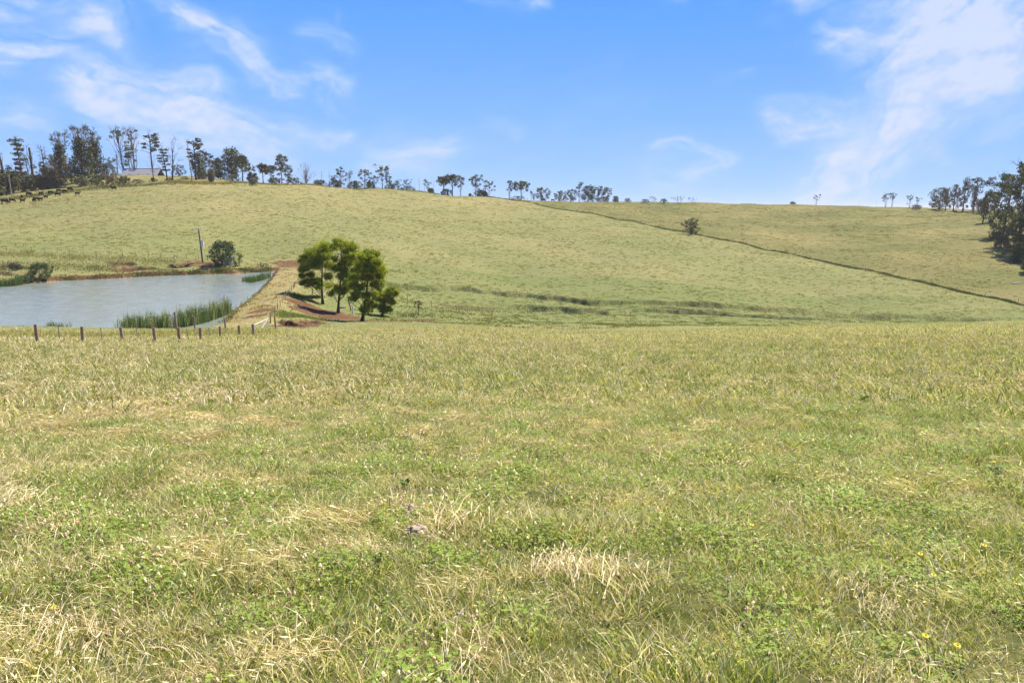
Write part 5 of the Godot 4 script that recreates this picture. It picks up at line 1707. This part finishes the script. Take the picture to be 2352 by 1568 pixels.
func build_right_wood() -> void:
	var W := "trees of the right hand wood"
	tree("gum_tree", "thin", 2090, 479, 447, 14, "thin crooked tree at the left end of the right hand wood", "tree", W, 0.0, "brownish")
	tree("gum_tree", "thin", 2108, 480, 452, 14, "spindly low tree second from the left end of the wood", "tree", W, 0.0, "brownish")
	tree("shrub", "scrub", 2106, 481, 470, 40, "low scrub at the left end of the right hand wood", "bush", W, 0.0, "brownish")
	tree("broad_tree", "dense", 2146, 483, 429, 66, "wide dense tree at the left of the wood with a windswept top", "tree", W, 0.0, "forest", "", 2)
	tree("broad_tree", "column", 2172, 484, 432, 30, "brownish column of leaves right of the wide dense tree", "tree", W, 0.05)
	tree("gum_tree", "column", 2190, 485, 423, 26, "ivy clad trunk in the middle of the wood's skyline", "tree", W, 0.05)
	tree("gum_tree", "column", 2212, 486, 406, 30, "tallest ivy clad trunk of the wood's skyline", "tree", W, 0.06)
	tree("gum_tree", "thin", 2222, 486, 408, 24, "thin branching tree behind the tallest ivy clad trunk", "tree", W, 0.06, "brownish", "brown", 5)
	tree("gum_tree", "column", 2236, 487, 426, 16, "lone spire of leaves right of the ivy clad trunks", "tree", W, 0.05)
	tree("shrub", "scrub", 2245, 491, 458, 44, "dense low growth under the lone spire", "bush", W, 0.0, "brownish", "", 2)
	tree("gum_tree", "column", 2258, 512, 446, 16, "dark leaning tree at the corner of the wood", "tree", W, 0.06, "forest")
	tree("gum_tree", "gum", 2270, 512, 436, 34, "brown trunked gum at the corner of the wood", "tree", W, 0.04, "forest", "brown", 3)
	tree("tall_gum", "forest", 2304, 545, 398, 96, "tall gum with layered crown rising over the corner of the wood", "tree", W, 0.06)
	tree("tall_gum", "forest", 2338, 560, 372, 90, "tallest gum of the wood at the right edge", "tree", W, 0.07)
	tree("tall_gum", "forest", 2380, 575, 385, 110, "tall gum half outside the right edge", "tree", W, 0.05)
	tree("broad_tree", "dense", 2306, 552, 476, 86, "dense leafy tree low on the wood's edge above the bare track", "tree", W, 0.0, "forest")
	tree("broad_tree", "dense", 2342, 590, 492, 80, "dense leafy tree spreading over the bare track at the right edge", "tree", W, 0.0, "forest")
	tree("broad_tree", "dense", 2400, 600, 470, 120, "dense tree outside the right edge of the wood", "tree", W, 0.0, "forest")
	tree("shrub", "bush", 2300, 568, 534, 40, "dark bush at the foot of the dense leafy tree on the wood's edge", "bush", W, 0.0, "forest")
	tree("shrub", "bush", 2338, 603, 556, 36, "yellowish green bush low on the wood's edge", "bush", W, 0.0, "mid")
	tree("shrub", "bush", 2366, 626, 575, 40, "dark bush at the right edge above the pale track", "bush", W, 0.0, "forest")
	tree("shrub", "scrub", 2283, 549, 534, 20, "small shrub standing out from the foot of the wood", "bush", W, 0.0, "forest")

func build_herd() -> void:
	var hide := metal("black_hide", Color(0.016, 0.013, 0.012), 1.0)
	hide.metallic_specular = 0.1
	var grazing := cow_body(true)
	var heads_up := cow_body(false)
	var far_left := ["black cow grazing broadside at the very left, front of the herd", "black cow just behind the front one at the very left", "black cow grazing right of the pair at the very left"]
	for q in [[10, 468.5, 0.2, 1, far_left[0]], [14.5, 467, 2.6, 0, far_left[1]], [27, 465, 0.1, 1, far_left[2]], [49.5, 455.5, 1.9, 1, "black cow alone above the front row of the herd"], [51, 465.5, 1.2, 0, "black cow facing away in the lowest row, middle of the herd"],
		[65.5, 450, 0.2, 1, "black cow highest up at the left under the scrub"], [81.5, 461.5, 0.3, 1, "black cow broadside behind a smaller one, lowest row right"], [78, 464.5, 1.4, 0, "black cow end on before the broadside one, lowest row right"], [92, 461.5, 1.2, 0, "black cow end on at the right of the lowest row"], [93.5, 449, 1.5, 0, "black cow standing end on near the shadow of the scrub"],
		[105, 456.5, 1.3, 0, "black cow end on between the rows of the herd"], [115, 446, 0.1, 1, "black cow grazing at the edge of the scrub's shade"], [131, 450.5, 0.1, 1, "black cow grazing below the upper right row of the herd"], [134, 442, 3.0, 1, "black cow in the upper row, left of two close together"], [146, 443, 0.0, 1, "black cow in the upper row, right of two close together"], [160, 439, 0.1, 1, "black cow highest of the herd at its upper right"],
		[177, 449, 1.0, 0, "black cow standing apart right of the herd"], [261, 437, 3.3, 0, "black cow far apart on the right, under the dark cypress scrub"], [1248, 457, 0.2, 1, "black cow on the ridge below the wide dark bush"], [1268, 459, 0.2, 1, "small looking black cow on the ridge left of the dome shaped bush"], [2150, 485, 0.1, 1, "dark cow near the top of the right paddock, left of two"], [2195, 489, 0.2, 1, "dark cow near the top of the right paddock, right of two"]]:
		var p := spot(q[0], q[1])
		var o := thing("cow", p, q[4], "cow", "black cattle on the far hill")
		part("body", grazing if q[3] else heads_up, hide, o)
		o.rotation.y = q[2]
		var s := rng.randf_range(0.92, 1.06) * (1.25 if q[0] == 10 else 1.0)
		o.scale = Vector3(s, s, s)

func build_rank_growth() -> void:
	var lush := [Color(0.075, 0.1, 0.03), Color(0.06, 0.085, 0.028), Color(0.1, 0.12, 0.035), Color(0.13, 0.13, 0.045)]
	var lush2 := [Color(0.1, 0.125, 0.042), Color(0.13, 0.15, 0.05), Color(0.075, 0.095, 0.034)]
	var tan := [Color(0.32, 0.25, 0.11), Color(0.26, 0.2, 0.085), Color(0.16, 0.16, 0.055), Color(0.36, 0.29, 0.13)]
	var px := []
	for k in 11:
		px.append([[1102, 449], [1196, 462], [1337, 488], [1501, 520], [1584, 535], [1654, 550], [1799, 580], [1948, 613], [2093, 643], [2222, 674], [2352, 702]][k])
	strip("rank_grass", "strip of rank dark grass under the slanting fence", px, 26000, 0.32, 0.58, lush, 301, 0.05)
	strip("rank_grass", "rank green growth hanging over the upper slipped bank", [[860, 650], [896, 651], [1048, 662.5], [1213, 675.5], [1347, 688.5], [1467, 691.5], [1652, 701.5], [1874, 713.5], [2065, 721.5], [2290, 730.5]], 3600, 0.8, 0.2, lush2, 302, 0.04)
	strip("rank_grass", "rank green growth along the lower slipped bank", [[1180, 702.5], [1226, 704.5], [1320, 710.5], [1397, 712.5], [1461, 703.5], [1560, 711.5], [1671, 720.5], [1798, 730.5]], 2600, 0.8, 0.22, lush2, 303, 0.04)
	strip("rank_grass", "damp tussocks on the valley floor right of the wattles", [[905, 728], [960, 722], [1030, 712], [1120, 708], [1230, 716], [1330, 722]], 3500, 2.2, 0.3, lush, 304, 0.04)
	strip("rank_grass", "tall dry grass along the fence on top of the ridge", [[395, 420], [450, 421], [520, 421], [600, 423], [680, 424], [760, 427], [850, 431], [930, 435], [1000, 439]], 9000, 2.2, 0.9, tan, 305, 0.09)
	strip("rank_grass", "darker grass in the shade below the left ridge trees", [[-20, 462], [60, 452], [130, 443], [220, 433], [300, 427], [390, 421]], 6000, 2.0, 0.7, lush + tan, 306, 0.08)
	strip("rank_grass", "long dry grass on the slope between the far fence and the water", [[-20, 583], [60, 585], [190, 593], [300, 596], [420, 600]], 6000, 1.8, 0.32, tan, 307, 0.05)
	strip("rank_grass", "long dry grass lower down behind the left shrub", [[-20, 615], [60, 618], [150, 610], [250, 617]], 5000, 1.8, 0.35, tan + lush, 308, 0.05)
	strip("rank_grass", "green fringe along the top of the far bank", [[130, 640], [230, 637], [330, 631], [430, 626], [500, 622], [560, 620], [620, 617]], 5000, 0.5, 0.45, lush, 309, 0.04)
	strip("rank_grass", "grass tufts along the water's edge below the dam wall", [[512, 741], [530, 727], [545, 712], [578, 684], [608, 658], [622, 640]], 1100, 0.35, 0.45, lush + tan, 310, 0.03)
	strip("rank_grass", "long grass on the mound before the red bank", [[640, 728], [670, 722], [700, 730], [735, 735]], 4200, 1.1, 0.32, [Color(0.2, 0.23, 0.06), Color(0.27, 0.25, 0.09), Color(0.15, 0.19, 0.05)], 311, 0.025)
	strip("rank_grass", "long grass over the hollow left of the wattles", [[668, 680], [690, 683], [712, 688], [726, 694]], 2600, 0.8, 0.5, [Color(0.15, 0.19, 0.05), Color(0.22, 0.22, 0.07), Color(0.1, 0.14, 0.04)], 312, 0.025)
	strip("rank_grass", "tall yellow grass at the near end of the dam wall", [[-40, 774], [100, 772], [220, 773], [350, 772], [470, 768], [570, 764]], 9000, 1.7, 0.42, [Color(0.4, 0.33, 0.1), Color(0.33, 0.3, 0.1), Color(0.26, 0.26, 0.07), Color(0.48, 0.4, 0.18)], 313, 0.016)
	strip("rank_grass", "scattered tufts of grass on the red earth under the wattles", [[690, 699], [720, 708], [750, 716], [790, 727], [830, 735], [860, 738]], 420, 2.2, 0.22, lush + tan, 314, 0.025)
	strip("rank_grass", "scattered tufts of grass on the bare red bank left of the wattles", [[640, 752], [680, 750], [720, 748], [750, 742]], 380, 1.6, 0.22, lush + tan, 315, 0.025)
	reed_bed("reed_bed", "tall green reed bed with pale heads at the near edge of the water", [[266, 758], [330, 759], [400, 755], [455, 745], [502, 728]], 4200, Vector2(1.7, 2.35), 6.0, 320, 0.3)
	reed_bed("reed_clump", "left one of two slim reed tufts standing in the water right of the reed bed", [[504, 720], [508, 719]], 60, Vector2(1.8, 1.8), 0.6, 321, 0.5)
	reed_bed("reed_clump", "right one of two slim reed tufts standing in the water right of the reed bed", [[515, 719], [520, 718]], 60, Vector2(1.6, 1.6), 0.6, 322, 0.5)
	reed_bed("reed_clump", "bluish green clump of rushes in the far right corner of the water", [[556, 647], [575, 650], [603, 642]], 1500, Vector2(1.3, 1.6), 7.0, 323, 0.03)
	reed_bed("reed_clump", "sparse pale reeds at the near edge of the water, left", [[100, 757], [118, 757], [135, 757]], 260, Vector2(0.9, 1.1), 2.5, 324, 0.3)
	reed_bed("reed_clump", "dark rushes at the left end of the far bank", [[-30, 661], [10, 658], [34, 656]], 1400, Vector2(1.5, 1.6), 5.0, 325, 0.03)

func build_meadow_things() -> void:
	rng.seed = 9
	clod("dry pale clod of earth showing through the near meadow, left of centre", 943, 1182, Vector3(0.24, 0.1, 0.2), Color(0.36, 0.27, 0.2), "clod", "clod of earth")
	clod("second smaller pale clod lying just below the dry one", 958, 1222, Vector3(0.16, 0.07, 0.12), Color(0.36, 0.28, 0.21), "clod", "clod of earth")
	var petal := metal("yellow_petal", Color(0.85, 0.62, 0.02), 0.7)
	var green := metal("flower_stem", Color(0.12, 0.18, 0.05), 0.8)
	for q in [[123, 1394, "yellow flower near the lower left corner"], [190, 1072, "yellow flower at the left, above the middle of the near grass"], [385, 1022, "yellow flower at the left, among pale bent straw"], [988, 920, "yellow flower in the middle distance left of centre"], [1257, 1110, "yellow flower low in green grass right of centre"], [1310, 1020, "yellow flower right of centre, upper one of two"],
		[1270, 1010, "yellow flower right of centre, left of two"], [2145, 1320, "largest yellow flower at the lower right"], [2115, 1272, "yellow flower just above the largest one at the lower right"], [2127, 1460, "yellow flower near the bottom right, left of two"], [2200, 1482, "yellow flower near the bottom right, right of two"], [2262, 1252, "yellow flower near the right edge above the lower right ones"], [2128, 990, "yellow flower far right among pale clover heads"],
		[2313, 1018, "yellow flower close to the right edge, upper of two"], [2285, 1060, "yellow flower close to the right edge, lower of two"], [1727, 1205, "yellow flower alone in the right half of the near grass"], [700, 868, "small far yellow flower at the left of the meadow"]]:
		var p := spot(q[0], q[1])
		var h := 0.27
		p = spot(q[0], q[1] + h / -p.z * F * 0.9)
		var top := at(q[0], q[1], -p.z) - p
		var o := thing("yellow_flower", p, q[2], "flower", "yellow flowers in the meadow")
		var s := Shape.new()
		s.tube(PackedVector3Array([Vector3(0, -0.05, 0), top * 0.5 + Vector3(0.01, 0, 0.01), top]), PackedFloat32Array([0.0016, 0.0015, 0.0013]), 5)
		part("stem", s.mesh(), green, o)
		var f := Shape.new()
		var tilt := Basis(Vector3(1, 0, 0.3).normalized(), 0.5)
		for ring in 2:
			for k in 13:
				var a := TAU * (k + ring * 0.5) / 13.0
				var d := tilt * Vector3(cos(a), 0.18 + ring * 0.3, sin(a))
				var w := tilt * Vector3(-sin(a), 0, cos(a)) * 0.0034
				var l := 0.014 - ring * 0.004
				f.quad(top, top + d * l * 0.6 + w, top + d * l, top + d * l * 0.6 - w, Color.WHITE)
		part("petals", f.mesh(), petal, o)
		var c := Shape.new()
		c.tube(PackedVector3Array([top - Vector3(0, 0.008, 0), top, top + Vector3(0, 0.004, 0)]), PackedFloat32Array([0.003, 0.006, 0.004]), 7)
		part("flower_base", c.mesh(), green, o)
	# broad leaved weeds
	for q in [[210, 882, 46, 0.0, "dark broad leaved weed at the left of the middle meadow"], [645, 860, 46, 0.0, "grey green thistle like weed left of centre in the middle meadow"], [1985, 925, 60, 0.0, "dark broad leaved weed in the right of the middle meadow"], [930, 1125, 60, 0.0, "dark leafy weed above the pale clod"], [2290, 1100, 80, 0.0, "dark leafy weed by the right edge"], [870, 1300, 60, 0.0, "leafy clover like weed below and left of the pale clod"]]:
		var p := spot(q[0], q[1])
		var o := thing("weed", p, q[4], "weed")
		var r: float = q[2] * 0.36 / F * -p.z
		var f := Shape.new()
		for k in 26:
			var a := rng.randf() * TAU
			var l := r * rng.randf_range(0.5, 1.1)
			var e := Vector3(cos(a) * l, rng.randf_range(0.3, 0.9) * r * 0.7 + 0.05, sin(a) * l)
			var w := Vector3(-sin(a), 0.1, cos(a)) * l * 0.17
			var m := e * 0.55 + Vector3(0, 0.12 * r + 0.03, 0)
			var col := pick([Color(0.13, 0.19, 0.04), Color(0.16, 0.22, 0.05), Color(0.18, 0.22, 0.07)])
			f.tri(Vector3.ZERO, m - w, m + w, col); f.tri(m - w, e, m + w, col)
		part("leaves", f.mesh(), mat("blade"), o)
		if q[3] > 0:
			var s := Shape.new()
			for k in 4:
				var tip := Vector3(rng.randf_range(-0.12, 0.12), q[3] * rng.randf_range(0.75, 1.0), rng.randf_range(-0.1, 0.1))
				s.tube(PackedVector3Array([Vector3.ZERO, tip * 0.5 + Vector3(0.02, 0, 0), tip]), PackedFloat32Array([0.005, 0.004, 0.002]), 5)
				for j in 9:
					var b := tip * (0.45 + j * 0.06)
					s.tube(PackedVector3Array([b, b + Vector3(0, 0.03, 0), b + Vector3(0, 0.06, 0)]), PackedFloat32Array([0.004, 0.007, 0.003]), 5)
			part("stalk", s.mesh(), timber("dry_stalk", Color(0.22, 0.13, 0.07)), o)
